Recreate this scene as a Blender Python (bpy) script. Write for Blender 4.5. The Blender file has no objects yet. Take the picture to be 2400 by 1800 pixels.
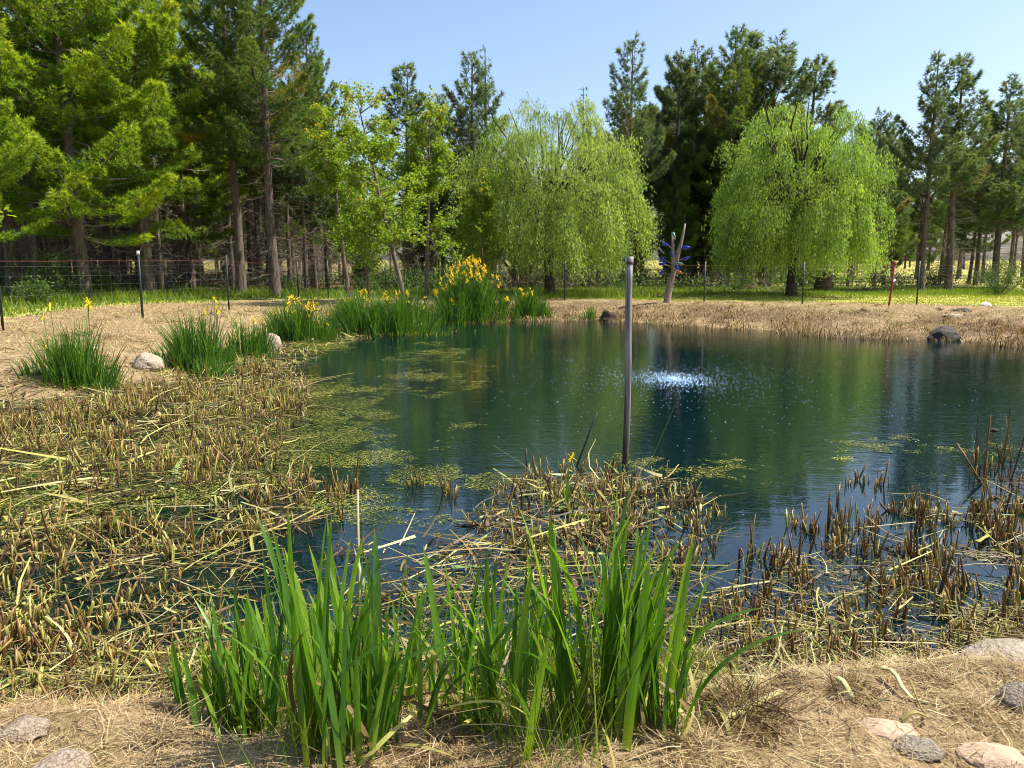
import bpy, math, random
import numpy as np
from mathutils import Vector, Matrix, noise as mnoise

# ------------------------------------------------------------------ camera
FPX, PITCH, CAMZ = 1813.0, math.radians(9.1), 2.1
sc = bpy.context.scene
C = sc.collection
cam_d = bpy.data.cameras.new('camera'); cam = bpy.data.objects.new('camera', cam_d); C.objects.link(cam)
cam.location = (0, 0, CAMZ); cam.rotation_euler = (math.radians(90) - PITCH, 0, 0)
cam_d.sensor_width = 36.0; cam_d.lens = 36.0 * FPX / 2400.0
cam_d.clip_start = 0.05; cam_d.clip_end = 6000
sc.camera = cam

# ------------------------------------------------------------------ sky, sun, exposure
SUN_EL, SUN_AZ = math.radians(56), math.radians(84)      # azimuth from +Y (view direction) towards +X (right)
world = bpy.data.worlds.new('World'); sc.world = world; world.use_nodes = True
wn = world.node_tree; bg = wn.nodes['Background']
sky = wn.nodes.new('ShaderNodeTexSky'); sky.sky_type = 'NISHITA'; sky.sun_disc = False
sky.sun_elevation = SUN_EL; sky.sun_rotation = SUN_AZ
sky.air_density = 1.0; sky.dust_density = 2.6; sky.ozone_density = 3.0; sky.altitude = 200
wn.links.new(sky.outputs[0], bg.inputs[0]); bg.inputs[1].default_value = 0.115
sun_d = bpy.data.lights.new('sun', 'SUN'); sun = bpy.data.objects.new('sun', sun_d); C.objects.link(sun)
sun_d.energy = 5.0; sun_d.angle = math.radians(0.53); sun_d.color = (1.0, 0.94, 0.84)
SV = Vector((math.sin(SUN_AZ) * math.cos(SUN_EL), math.cos(SUN_AZ) * math.cos(SUN_EL), math.sin(SUN_EL)))
sun.rotation_euler = SV.to_track_quat('Z', 'Y').to_euler(); sun.location = (20, 10, 40)
vs = sc.view_settings
vs.view_transform = 'Standard'; vs.look = 'None'; vs.gamma = 1.0; vs.use_curve_mapping = False; vs.exposure = 1.02
sc.cycles.filter_width = 1.05
sc.cycles.max_bounces = 6; sc.cycles.diffuse_bounces = 3; sc.cycles.transmission_bounces = 4
sc.cycles.transparent_max_bounces = 4; sc.cycles.glossy_bounces = 3

rng = np.random.default_rng(7)
random.seed(7)

# ------------------------------------------------------------------ photo pixel -> place in the world
cp, sp = math.cos(PITCH), math.sin(PITCH)
def _ray(px, py):
    dx, dy = (px - 1200) / FPX, (900 - py) / FPX
    return dx, cp + dy * sp, -sp + dy * cp
def W(px, py, z=0.0):
    r = _ray(px, py); t = (z - CAMZ) / r[2]
    return (r[0] * t, r[1] * t, z)
def Wy(px, py, y):
    r = _ray(px, py); t = y / r[1]
    return (r[0] * t, y, CAMZ + r[2] * t)
def topix(P):
    P = np.asarray(P, float); v = P - np.array([0, 0, CAMZ])
    f = v[:, 1] * cp - v[:, 2] * sp; u = v[:, 1] * sp + v[:, 2] * cp
    f = np.where(f > 0.05, f, 0.05)
    return 1200 + FPX * v[:, 0] / f, 900 - FPX * u / f

# ------------------------------------------------------------------ numpy helpers
def hash2(ix, iy, s):
    h = (ix.astype(np.int64) * 374761393 + iy.astype(np.int64) * 668265263 + s * 974634777) & 0x7fffffff
    h = ((h ^ (h >> 13)) * 1274126177) & 0x7fffffff
    h = h ^ (h >> 16)
    return (h & 0xffff) / 65535.0
def vnoise(x, y, s=0):
    x = np.asarray(x, float); y = np.asarray(y, float)
    ix, iy = np.floor(x), np.floor(y); fx, fy = x - ix, y - iy
    fx = fx * fx * (3 - 2 * fx); fy = fy * fy * (3 - 2 * fy)
    a, b = hash2(ix, iy, s), hash2(ix + 1, iy, s); c, d = hash2(ix, iy + 1, s), hash2(ix + 1, iy + 1, s)
    return (a * (1 - fx) + b * fx) * (1 - fy) + (c * (1 - fx) + d * fx) * fy
def fbm(x, y, s=0, o=3):
    v, a, t = 0, 1.0, 0
    for k in range(o):
        v = v + a * vnoise(x * 2 ** k, y * 2 ** k, s + k * 17); t += a; a *= .5
    return v / t
def sstep(a, b, x):
    t = np.clip((x - a) / (b - a), 0, 1); return t * t * (3 - 2 * t)
def sdf(poly, x, y):
    """signed distance to polygon, positive outside"""
    x = np.asarray(x, float); y = np.asarray(y, float)
    best = np.full(x.shape, 1e9); inside = np.zeros(x.shape, bool)
    n = len(poly)
    for i in range(n):
        ax, ay = poly[i]; bx, by = poly[(i + 1) % n]
        ex, ey = bx - ax, by - ay; L = ex * ex + ey * ey + 1e-12
        t = np.clip(((x - ax) * ex + (y - ay) * ey) / L, 0, 1)
        best = np.minimum(best, (x - ax - ex * t) ** 2 + (y - ay - ey * t) ** 2)
        c = ((ay > y) != (by > y)) & (x < ex * (y - ay) / (ey if abs(ey) > 1e-9 else 1e-9) + ax)
        inside ^= c
    d = np.sqrt(best)
    return np.where(inside, -d, d)
def pxpoly(pts, z=0.0): return [W(a, b, z)[:2] for a, b in pts]
def unit(v): return v / (np.linalg.norm(v, axis=-1, keepdims=True) + 1e-9)
def rdir(n, g=rng): return unit(g.normal(size=(n, 3)))

class Soup:
    """collects batches of faces, then becomes ONE mesh"""
    def __init__(s): s.V = []; s.T = []; s.H = []; s.F = []; s.n = 0; s.M = []
    def add(s, V, F, tint=0.5, h=0.5, mat=0):
        V = np.asarray(V, np.float32).reshape(-1, 3); F = np.asarray(F, np.int64)
        s.V.append(V); s.T.append(np.broadcast_to(np.asarray(tint, np.float32), (len(V),)).copy())
        s.H.append(np.broadcast_to(np.asarray(h, np.float32), (len(V),)).copy())
        s.F.append(F + s.n); s.M.append(np.full(len(F), mat, np.int32)); s.n += len(V)
    def mesh(s, name, mats, smooth=False):
        V = np.concatenate(s.V); me = bpy.data.meshes.new(name)
        tot = np.concatenate([np.full(len(f), f.shape[1], np.int32) for f in s.F])
        loops = np.concatenate([f.ravel() for f in s.F]).astype(np.int32)
        me.vertices.add(len(V)); me.vertices.foreach_set('co', V.ravel())
        me.loops.add(len(loops)); me.loops.foreach_set('vertex_index', loops)
        me.polygons.add(len(tot)); st = np.zeros(len(tot), np.int32); st[1:] = np.cumsum(tot)[:-1]
        me.polygons.foreach_set('loop_start', st)
        me.polygons.foreach_set('loop_total', tot)
        me.polygons.foreach_set('material_index', np.concatenate(s.M))
        if smooth: me.polygons.foreach_set('use_smooth', np.ones(len(tot), bool))
        for nm, arr in (('tint', s.T), ('hgt', s.H)):
            a = me.attributes.new(nm, 'FLOAT', 'POINT'); a.data.foreach_set('value', np.concatenate(arr))
        for m in (mats if isinstance(mats, (list, tuple)) else [mats]): me.materials.append(m)
        me.update(calc_edges=True)
        return me

def ribbons(S, P0, D, L, Wd, side, bend=None, nseg=2, tint=0.5, tip=0.15, mat=0, base_w=1.0, power=1.0):
    """N flat tapering strips"""
    N = len(P0); t = np.linspace(0, 1, nseg + 1)
    L = np.broadcast_to(L, (N,)); Wd = np.broadcast_to(Wd, (N,))
    P = P0[:, None, :] + D[:, None, :] * (L[:, None] * t[None])[:, :, None]
    if bend is not None: P = P + bend[:, None, :] * (L[:, None] * t[None] ** 2)[:, :, None]
    w = base_w + (tip - base_w) * t ** power
    off = side[:, None, :] * (Wd[:, None] * w[None] * .5)[:, :, None]
    V = np.stack([P - off, P + off], 2).reshape(N, -1, 3)
    base = (np.arange(N) * (nseg + 1) * 2)[:, None]
    F = np.concatenate([np.stack([base[:, 0] + 2 * k, base[:, 0] + 2 * k + 1, base[:, 0] + 2 * k + 3, base[:, 0] + 2 * k + 2], 1) for k in range(nseg)])
    T = np.repeat(np.broadcast_to(tint, (N,)), (nseg + 1) * 2); H = np.tile(np.repeat(t, 2), N)
    S.add(V, F, T, H, mat)

def tubes(S, P, R, ns=5, tint=0.5, mat=0, cap=False, squash=None, h=None):
    """P (N,K,3) paths, R (N,K) radii"""
    P = np.asarray(P, float); R = np.asarray(R, float); N, K = P.shape[:2]
    d = unit(P[:, -1] - P[:, 0]); ref = np.where(np.abs(d[:, 2:3]) < .8, np.array([[0, 0, 1.]]), np.array([[1., 0, 0]]))
    u = unit(np.cross(ref, d)); v = np.cross(d, u)
    a = np.arange(ns) * 2 * math.pi / ns
    sq = 1.0 if squash is None else squash
    ring = u[:, None, :] * np.cos(a)[None, :, None] + v[:, None, :] * (np.sin(a) * sq)[None, :, None]
    V = P[:, :, None, :] + ring[:, None] * R[:, :, None, None]
    idx = np.arange(N * K * ns).reshape(N, K, ns); nx = np.roll(idx, -1, 2)
    F = np.stack([idx[:, :-1], nx[:, :-1], nx[:, 1:], idx[:, 1:]], -1).reshape(-1, 4)
    T = np.repeat(np.broadcast_to(tint, (N,)), K * ns)
    H = np.tile(np.repeat(np.linspace(0, 1, K) if h is None else h, ns), N)
    S.add(V, F, T, H, mat)
    if cap:
        S.F.append(idx[:, -1] + (S.n - N * K * ns)); S.M.append(np.full(N, mat, np.int32))

def tufts(S, P, D, n, L, w, tint, spread=.8, g=rng, mat=0):
    """needle bundles: n thin triangles at each point"""
    N = len(P); PP = np.repeat(P, n, 0); DD = unit(np.repeat(D, n, 0) + spread * g.normal(size=(N * n, 3)))
    side = unit(np.cross(DD, rdir(N * n, g))); LL = L * g.uniform(.7, 1.25, (N * n, 1))
    V = np.stack([PP - side * w / 2, PP + side * w / 2, PP + DD * LL], 1).reshape(-1, 3)
    F = np.arange(N * n * 3).reshape(-1, 3)
    T = np.repeat(np.repeat(tint, n), 3); H = np.tile([0, 0, 1.], N * n)
    S.add(V, F, T, H, mat)

def leaves(S, P, D, L, Wd, tint, g=rng, mat=0, nrm=None):
    N = len(P); side = unit(np.cross(D, rdir(N, g) if nrm is None else nrm))
    L = np.broadcast_to(L, (N,))[:, None]; Wd = np.broadcast_to(Wd, (N,))[:, None]
    V = np.stack([P, P + D * L * .45 + side * Wd / 2, P + D * L, P + D * L * .45 - side * Wd / 2], 1).reshape(-1, 3)
    S.add(V, np.arange(N * 4).reshape(-1, 4), np.repeat(np.broadcast_to(tint, (N,)), 4), np.tile([0, .5, 1., .5], N), mat)

# ------------------------------------------------------------------ object helpers
def link(name, me, parent=None, loc=None):
    o = bpy.data.objects.new(name, me); C.objects.link(o)
    if parent is not None: o.parent = parent
    if loc is not None: o.location = loc
    return o
def tag(o, label=None, cat=None, group=None, kind=None):
    if label: o['label'] = label
    if cat: o['category'] = cat
    if group: o['group'] = group
    if kind: o['kind'] = kind
    return o
def empty(name, loc=(0, 0, 0), label=None, cat=None, group=None, rz=0.0):
    o = bpy.data.objects.new(name, None); C.objects.link(o); o.location = loc; o.rotation_euler = (0, 0, rz)
    o.empty_display_size = .1
    return tag(o, label, cat, group)
def copy_tree(o, parent=None):
    c = o.copy(); C.objects.link(c)
    if parent is not None: c.parent = parent
    for ch in o.children: copy_tree(ch, c)
    return c

# ------------------------------------------------------------------ materials
def nodes(name):
    m = bpy.data.materials.new(name); m.use_nodes = True; nt = m.node_tree
    for n in list(nt.nodes): nt.nodes.remove(n)
    out = nt.nodes.new('ShaderNodeOutputMaterial')
    return m, nt, out
def ramp(nt, fac, stops, interp='LINEAR'):
    r = nt.nodes.new('ShaderNodeValToRGB'); r.color_ramp.interpolation = interp
    e = r.color_ramp.elements
    while len(e) < len(stops): e.new(.5)
    for i, (p, c) in enumerate(stops): e[i].position = p; e[i].color = (*c, 1)
    nt.links.new(fac, r.inputs[0]); return r.outputs[0]
def attr(nt, nm):
    a = nt.nodes.new('ShaderNodeAttribute'); a.attribute_name = nm; return a.outputs['Fac']
def mix(nt, f, a, b, mode='MIX'):
    m = nt.nodes.new('ShaderNodeMix'); m.data_type = 'RGBA'; m.blend_type = mode
    for s, v in ((m.inputs[0], f), (m.inputs[6], a), (m.inputs[7], b)):
        if hasattr(v, 'is_output'): nt.links.new(v, s)
        elif isinstance(v, (int, float)): s.default_value = v
        else: s.default_value = (*v, 1)
    return m.outputs[2]
def math_(nt, op, a, b=0.0, clamp=False):
    m = nt.nodes.new('ShaderNodeMath'); m.operation = op; m.use_clamp = clamp
    for s, v in ((m.inputs[0], a), (m.inputs[1], b)):
        if hasattr(v, 'is_output'): nt.links.new(v, s)
        else: s.default_value = v
    return m.outputs[0]
def noise(nt, scale, detail=3, coord=None, rough=.55):
    n = nt.nodes.new('ShaderNodeTexNoise'); n.inputs['Scale'].default_value = scale; n.inputs['Detail'].default_value = detail
    n.inputs['Roughness'].default_value = rough
    if coord is not None: nt.links.new(coord, n.inputs['Vector'])
    return n.outputs['Fac']
def tc(nt, which='Object', scale=None):
    t = nt.nodes.new('ShaderNodeTexCoord').outputs[which]
    if scale is not None:
        m = nt.nodes.new('ShaderNodeMapping'); m.inputs['Scale'].default_value = scale; nt.links.new(t, m.inputs[0]); t = m.outputs[0]
    return t
def principled(nt, col, rough=.7, spec=.3):
    p = nt.nodes.new('ShaderNodeBsdfPrincipled')
    if hasattr(col, 'is_output'): nt.links.new(col, p.inputs['Base Color'])
    else: p.inputs['Base Color'].default_value = (*col, 1)
    p.inputs['Roughness'].default_value = rough; p.inputs['Specular IOR Level'].default_value = spec
    return p
def bump(nt, p, h, dist=.02, strength=1.0):
    b = nt.nodes.new('ShaderNodeBump'); b.inputs['Distance'].default_value = dist; b.inputs['Strength'].default_value = strength
    nt.links.new(h, b.inputs['Height']); nt.links.new(b.outputs[0], p.inputs['Normal'])
def leafmat(name, stops, trans=.4, tcol=(1.25, 1.15, .5), rough=.55, spec=.25, base=None, streak=None):
    """thin leaf or straw: colour by the piece's own tint, light passes through"""
    m, nt, out = nodes(name)
    col = ramp(nt, attr(nt, 'tint'), stops)
    if base is not None:
        f = ramp(nt, attr(nt, 'hgt'), [(0, (1, 1, 1)), (base[1], (0, 0, 0))]); col = mix(nt, f, col, base[0])
    if streak:
        sn = noise(nt, 1.0, 2, tc(nt, 'Object', streak), .5); col = mix(nt, 1.0, col, ramp(nt, sn, [(.3, (.62, .66, .6)), (.5, (1, 1, 1)), (.72, (1.5, 1.4, 1.2))]), 'MULTIPLY')
        bl = noise(nt, 9.0, 3, tc(nt, 'Object', (1, 1, 1)), .6); col = mix(nt, ramp(nt, bl, [(.60, (0, 0, 0)), (.74, (.5, .5, .5))]), col, (.20, .20, .03))
        tipf = ramp(nt, attr(nt, 'hgt'), [(.93, (0, 0, 0)), (1, (.8, .8, .8))]); col = mix(nt, tipf, col, (.28, .2, .06))
    p = principled(nt, col, rough, spec)
    if trans > 0:
        t = nt.nodes.new('ShaderNodeBsdfTranslucent'); nt.links.new(mix(nt, 1.0, col, tcol, 'MULTIPLY'), t.inputs[0])
        mx = nt.nodes.new('ShaderNodeMixShader'); mx.inputs[0].default_value = trans
        nt.links.new(p.outputs[0], mx.inputs[1]); nt.links.new(t.outputs[0], mx.inputs[2]); nt.links.new(mx.outputs[0], out.inputs[0])
    else: nt.links.new(p.outputs[0], out.inputs[0])
    return m
def plainmat(name, c1, c2, scale=8, rough=.8, spec=.2, stretch=(1, 1, 1), bd=.01, detail=4):
    m, nt, out = nodes(name); co = tc(nt, 'Object', stretch)
    n = noise(nt, scale, detail, co)
    col = ramp(nt, n, [(.3, c1), (.7, c2)])
    p = principled(nt, col, rough, spec); bump(nt, p, n, bd); nt.links.new(p.outputs[0], out.inputs[0])
    return m

M = {}
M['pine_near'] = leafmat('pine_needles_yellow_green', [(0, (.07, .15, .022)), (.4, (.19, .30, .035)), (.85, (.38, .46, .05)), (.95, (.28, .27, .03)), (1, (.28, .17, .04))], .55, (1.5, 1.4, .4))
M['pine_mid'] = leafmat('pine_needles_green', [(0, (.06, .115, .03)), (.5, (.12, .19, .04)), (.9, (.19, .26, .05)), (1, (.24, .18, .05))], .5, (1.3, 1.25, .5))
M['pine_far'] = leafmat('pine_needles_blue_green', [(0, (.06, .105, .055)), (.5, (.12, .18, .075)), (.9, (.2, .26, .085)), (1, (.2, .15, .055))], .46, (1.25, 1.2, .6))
M['willow'] = leafmat('willow_leaves', [(0, (.12, .21, .045)), (.5, (.25, .36, .075)), (1, (.42, .50, .14))], .45, (1.25, 1.3, .5))
M['willow2'] = leafmat('willow_leaves_fresh', [(0, (.11, .21, .038)), (.5, (.24, .37, .07)), (1, (.39, .50, .11))], .45, (1.25, 1.3, .5))
M['maple'] = leafmat('young_broad_leaves', [(0, (.10, .20, .022)), (.6, (.22, .33, .035)), (.9, (.33, .40, .05)), (1, (.5, .34, .05))], .5, (1.35, 1.25, .4))
M['shrub'] = leafmat('shrub_leaves', [(0, (.03, .075, .015)), (.6, (.07, .14, .025)), (1, (.14, .20, .04))], .4)
M['iris'] = leafmat('iris_leaves', [(0, (.04, .11, .018)), (.5, (.08, .185, .022)), (1, (.16, .28, .03))], .45, (1.4, 1.4, .35), .38, .35, base=((.20, .25, .03), .28), streak=(60, 330, 1.2))
M['iris_far'] = leafmat('iris_leaves_far', [(0, (.035, .10, .018)), (.5, (.075, .17, .024)), (.85, (.15, .25, .035)), (1, (.28, .24, .07))], .4, (1.35, 1.3, .3), .45, .3)
M['petal'] = leafmat('yellow_iris_petals', [(0, (.85, .55, .015)), (.6, (.85, .68, .02)), (1, (.8, .3, .01))], .35, (1.1, 1, .6))
M['petal_violet'] = leafmat('violet_petals', [(0, (.12, .06, .5)), (1, (.2, .12, .6))], .3, (1, 1, 1))
M['grass'] = leafmat('green_grass', [(0, (.07, .15, .014)), (.6, (.17, .26, .025)), (1, (.36, .35, .06))], .4, (1.3, 1.2, .4))
M['straw'] = leafmat('dry_straw', [(0, (.12, .075, .035)), (.35, (.30, .20, .095)), (.75, (.46, .35, .19)), (.92, (.58, .50, .31)), (1, (.34, .34, .08))], .22, (1.1, 1, .75), .6, .25)
M['reed'] = leafmat('fallen_reed_leaves', [(0, (.03, .02, .010)), (.25, (.12, .07, .028)), (.5, (.29, .22, .08)), (.72, (.34, .34, .075)), (.9, (.52, .46, .24)), (.96, (.12, .20, .03)), (1, (.09, .17, .025))], .22, (1.15, 1.05, .6), .5, .3)
M['stub'] = leafmat('cut_cattail_stalks', [(0, (.05, .025, .010)), (.25, (.14, .07, .024)), (.5, (.27, .18, .05)), (.7, (.24, .25, .045)), (.9, (.36, .34, .08)), (1, (.48, .40, .18))], .1, (1.1, 1, .5), .45, .35, base=((.03, .018, .008), .7))
M['stub_far'] = leafmat('cut_cattail_stalks_bank', [(0, (.05, .03, .015)), (.35, (.22, .12, .05)), (.6, (.45, .33, .16)), (.85, (.55, .43, .24)), (1, (.2, .24, .06))], .15, (1.1, 1, .6), .6, .2)
M['algae'] = leafmat('floating_algae', [(0, (.05, .07, .014)), (.5, (.14, .16, .022)), (.85, (.27, .28, .045)), (1, (.42, .40, .10))], .25, (1.1, 1.1, .4), .5, .3)
M['bark_pine'] = plainmat('pine_bark', (.05, .04, .032), (.17, .135, .11), 9, .9, .1, (1, 1, .25), .03, 5)
M['bark_willow'] = plainmat('willow_bark', (.025, .018, .012), (.09, .065, .045), 8, .9, .1, (1, 1, .3), .03)
M['bark_young'] = plainmat('young_tree_bark', (.09, .07, .05), (.2, .16, .12), 10, .85, .1, (1, 1, .3), .01)
M['dead'] = plainmat('dead_twigs', (.12, .09, .07), (.27, .22, .18), 6, .9, .1)
M['snag'] = plainmat('bleached_snag_wood', (.17, .12, .08), (.36, .28, .2), 7, .85, .15, (1, 1, .2), .015)
m, nt, out = nodes('weathered_grey_wood'); n1 = noise(nt, 9, 6, tc(nt, 'Object', (4, 4, .15)))
c = ramp(nt, n1, [(.35, (.07, .065, .06)), (.5, (.20, .19, .18)), (.68, (.36, .34, .31))]); c = mix(nt, ramp(nt, math_(nt, 'ADD', attr(nt, 'hgt'), math_(nt, 'MULTIPLY', n1, .2)), [(.27, (1, 1, 1)), (.62, (0, 0, 0))]), c, (.07, .04, .025))
p = principled(nt, c, .8, .2); bump(nt, p, n1, .012); nt.links.new(p.outputs[0], out.inputs[0]); M['post_wood'] = m
M['stone'] = plainmat('pale_field_stone', (.22, .17, .12), (.44, .36, .27), 5, .9, .1, (1, 1, 1), .03, 9)
M['stone_grey'] = plainmat('grey_stone', (.20, .17, .13), (.38, .32, .25), 6, .9, .1, (1, 1, 1), .03, 9)
M['stone_pink'] = plainmat('pinkish_stone', (.34, .24, .16), (.44, .33, .23), 4, .9, .1, (1, 1, 1), .006, 4)
M['stone_dark'] = plainmat('dark_stone', (.02, .016, .012), (.07, .055, .045), 6, .8, .3, (1, 1, 1), .03, 5)
M['stump'] = plainmat('stump_wood', (.03, .02, .014), (.10, .07, .045), 10, .9, .1, (1, 1, .4), .02)
M['steel_green'] = plainmat('dark_green_steel', (.012, .02, .016), (.03, .04, .035), 20, .5, .4, bd=.001)
M['steel_red'] = plainmat('red_rusty_steel', (.16, .02, .015), (.35, .05, .035), 16, .6, .3, bd=.001)
M['white'] = plainmat('white_paint', (.6, .6, .58), (.8, .8, .78), 10, .5, .3, bd=.001)
M['wire'] = plainmat('galvanised_wire', (.08, .08, .08), (.22, .22, .22), 4, .4, .5, bd=.0005)
M['wire_red'] = plainmat('red_marked_wire', (.35, .06, .04), (.5, .2, .16), 1.5, .5, .3, bd=.0005)
M['black'] = plainmat('black_rod', (.01, .01, .01), (.03, .03, .025), 10, .5, .4, bd=.001)
M['bamboo'] = plainmat('dry_bamboo', (.28, .2, .11), (.45, .36, .22), 12, .6, .3, (1, 1, .2), .002)
M['statue_red'] = plainmat('red_brown_glaze', (.2, .05, .03), (.36, .12, .07), 20, .5, .4, bd=.002)
M['statue_grey'] = plainmat('grey_blue_glaze', (.28, .29, .36), (.5, .5, .56), 20, .5, .4, bd=.002)
M['statue_skin'] = plainmat('skin_toned_paint', (.45, .28, .18), (.55, .36, .25), 20, .5, .3, bd=.002)
M['spray'] = plainmat('white_water_foam', (.16, .34, .58), (.5, .68, .84), 30, .25, .5, bd=.001)
def glass(name, col):
    m, nt, out = nodes(name); p = principled(nt, col, .05, .6); p.inputs['Transmission Weight'].default_value = .55
    nt.links.new(p.outputs[0], out.inputs[0]); return m
M['blue'] = glass('cobalt_glass', (.02, .05, .6)); M['amber'] = glass('amber_glass', (.65, .25, .02)); M['greenglass'] = glass('pale_green_glass', (.25, .45, .35))

# ground
m, nt, out = nodes('bank_and_lawn_ground'); co = tc(nt, 'Object')
n1 = noise(nt, .7, 5, co); n2 = noise(nt, 9, 6, co, .7); n3 = noise(nt, 60, 4, co, .7)
dry = ramp(nt, n2, [(.28, (.15, .095, .05)), (.5, (.36, .26, .145)), (.72, (.50, .39, .23))])
dry = mix(nt, ramp(nt, noise(nt, 2.3, 5, co, .7), [(.42, (.75, .75, .75)), (.6, (0, 0, 0))]), dry, (.20, .15, .065))
dry = mix(nt, ramp(nt, n3, [(.35, (0, 0, 0)), (.6, (1, 1, 1))]), mix(nt, .55, dry, (.12, .075, .035)), dry)
lawn = ramp(nt, noise(nt, 1.6, 6, tc(nt, 'Object', (.5, 1.6, 1)), .65), [(.25, (.12, .18, .02)), (.42, (.28, .29, .045)), (.62, (.46, .40, .13))])
litter = ramp(nt, n2, [(.3, (.03, .022, .012)), (.5, (.10, .065, .03)), (.7, (.2, .15, .07))])
wet = ramp(nt, noise(nt, 5, 5, co, .7), [(.38, (.008, .009, .004)), (.54, (.025, .026, .008)), (.66, (.10, .11, .015)), (.78, (.15, .10, .04))])
gm = math_(nt, 'ADD', attr(nt, 'green'), math_(nt, 'MULTIPLY', math_(nt, 'SUBTRACT', n1, .5), 1.2))
gm = ramp(nt, gm, [(.35, (0, 0, 0)), (.65, (1, 1, 1))])
c = mix(nt, gm, dry, lawn); c = mix(nt, attr(nt, 'forest'), c, litter); c = mix(nt, attr(nt, 'wet'), c, wet)
p = principled(nt, c, .9, .15); bump(nt, p, math_(nt, 'ADD', n2, math_(nt, 'MULTIPLY', n3, .4)), .04)
nt.links.new(p.outputs[0], out.inputs[0]); M['ground'] = m

# water
AER = W(1580, 888, 0.0)
m, nt, out = nodes('dyed_pond_water')
t = nt.nodes.new('ShaderNodeTexCoord').outputs['Object']
sx = nt.nodes.new('ShaderNodeSeparateXYZ'); nt.links.new(t, sx.inputs[0])
def mapped(sc_):
    mp = nt.nodes.new('ShaderNodeMapping'); mp.inputs['Scale'].default_value = sc_; nt.links.new(t, mp.inputs[0]); return mp.outputs[0]
w1 = noise(nt, 1.0, 3, mapped((2.2, 6.5, 1)), .5); w2 = noise(nt, 1.0, 2, mapped((9, 22, 1)), .5)
far = nt.nodes.new('ShaderNodeMapRange'); nt.links.new(sx.outputs[1], far.inputs[0])
far.inputs[1].default_value = 5.2; far.inputs[2].default_value = 9.5; far.inputs[3].default_value = .10; far.inputs[4].default_value = 1.0
patch = ramp(nt, noise(nt, .22, 2, t), [(.35, (.45,) * 3), (.65, (1,) * 3)])
vm = nt.nodes.new('ShaderNodeVectorMath'); vm.operation = 'DISTANCE'; nt.links.new(t, vm.inputs[0]); vm.inputs[1].default_value = AER
dist = vm.outputs['Value']
ring = math_(nt, 'SINE', math_(nt, 'MULTIPLY', dist, 24.0))
fall = math_(nt, 'POWER', 2.718, math_(nt, 'MULTIPLY', dist, -1.1))
chop = math_(nt, 'MULTIPLY', noise(nt, 1.0, 3, mapped((16, 16, 1)), .6), math_(nt, 'MULTIPLY', fall, 1.2))
hsum = math_(nt, 'ADD', math_(nt, 'MULTIPLY', w1, 1.0), math_(nt, 'MULTIPLY', w2, .5))
hsum = math_(nt, 'MULTIPLY', hsum, math_(nt, 'MULTIPLY', far.outputs[0], patch))
hsum = math_(nt, 'ADD', hsum, math_(nt, 'MULTIPLY', math_(nt, 'MULTIPLY', ring, fall), .10)); hsum = math_(nt, 'ADD', hsum, chop)
p = principled(nt, (.0012, .009, .010), .012, .5); p.inputs['IOR'].default_value = 1.45
bump(nt, p, hsum, .006); nt.links.new(p.outputs[0], out.inputs[0]); M['water'] = m

# ------------------------------------------------------------------ terrain
POND = pxpoly([(-900, 975), (-400, 965), (0, 950), (150, 945), (300, 905), (420, 895), (560, 850), (640, 838), (700, 800), (760, 782), (800, 776), (900, 769),
               (1000, 757), (1180, 752), (1400, 752), (1500, 758), (1650, 768), (1800, 775), (1950, 790), (2100, 797), (2250, 800), (2400, 815), (2800, 850),
               (3300, 1000), (3000, 1350), (2600, 1440), (2400, 1480), (2250, 1545), (2000, 1595), (1800, 1615), (1600, 1640), (1500, 1660), (1000, 1660), (600, 1680),
               (300, 1670), (0, 1665), (-500, 1640), (-1500, 1600)])
MARSH = [pxpoly(p) for p in (
    [(-900, 960), (0, 950), (300, 905), (560, 850), (660, 850), (720, 900), (700, 990), (640, 1060), (720, 1110), (760, 1180), (650, 1290), (700, 1380), (850, 1450), (900, 1600), (600, 1720), (0, 1720), (-900, 1680)],
    [(1180, 1150), (1330, 1110), (1500, 1120), (1620, 1180), (1560, 1260), (1600, 1380), (1540, 1480), (1580, 1620), (1000, 1680), (850, 1500), (900, 1380), (850, 1300), (1000, 1290), (1100, 1240)],
    [(2200, 1170), (2450, 1130), (2600, 1330), (2400, 1480), (2150, 1400), (2250, 1300)])]
DRY = pxpoly([(-300, 775), (0, 757), (200, 724), (335, 714), (500, 709), (620, 703), (760, 702), (900, 700), (1000, 697), (1150, 692), (1250, 700), (1400, 703),
              (1700, 708), (2000, 712), (2200, 716), (2400, 722), (2700, 735)], .5) + [(60, 24), (60, -30), (-60, -30), (-60, 14)]

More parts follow.
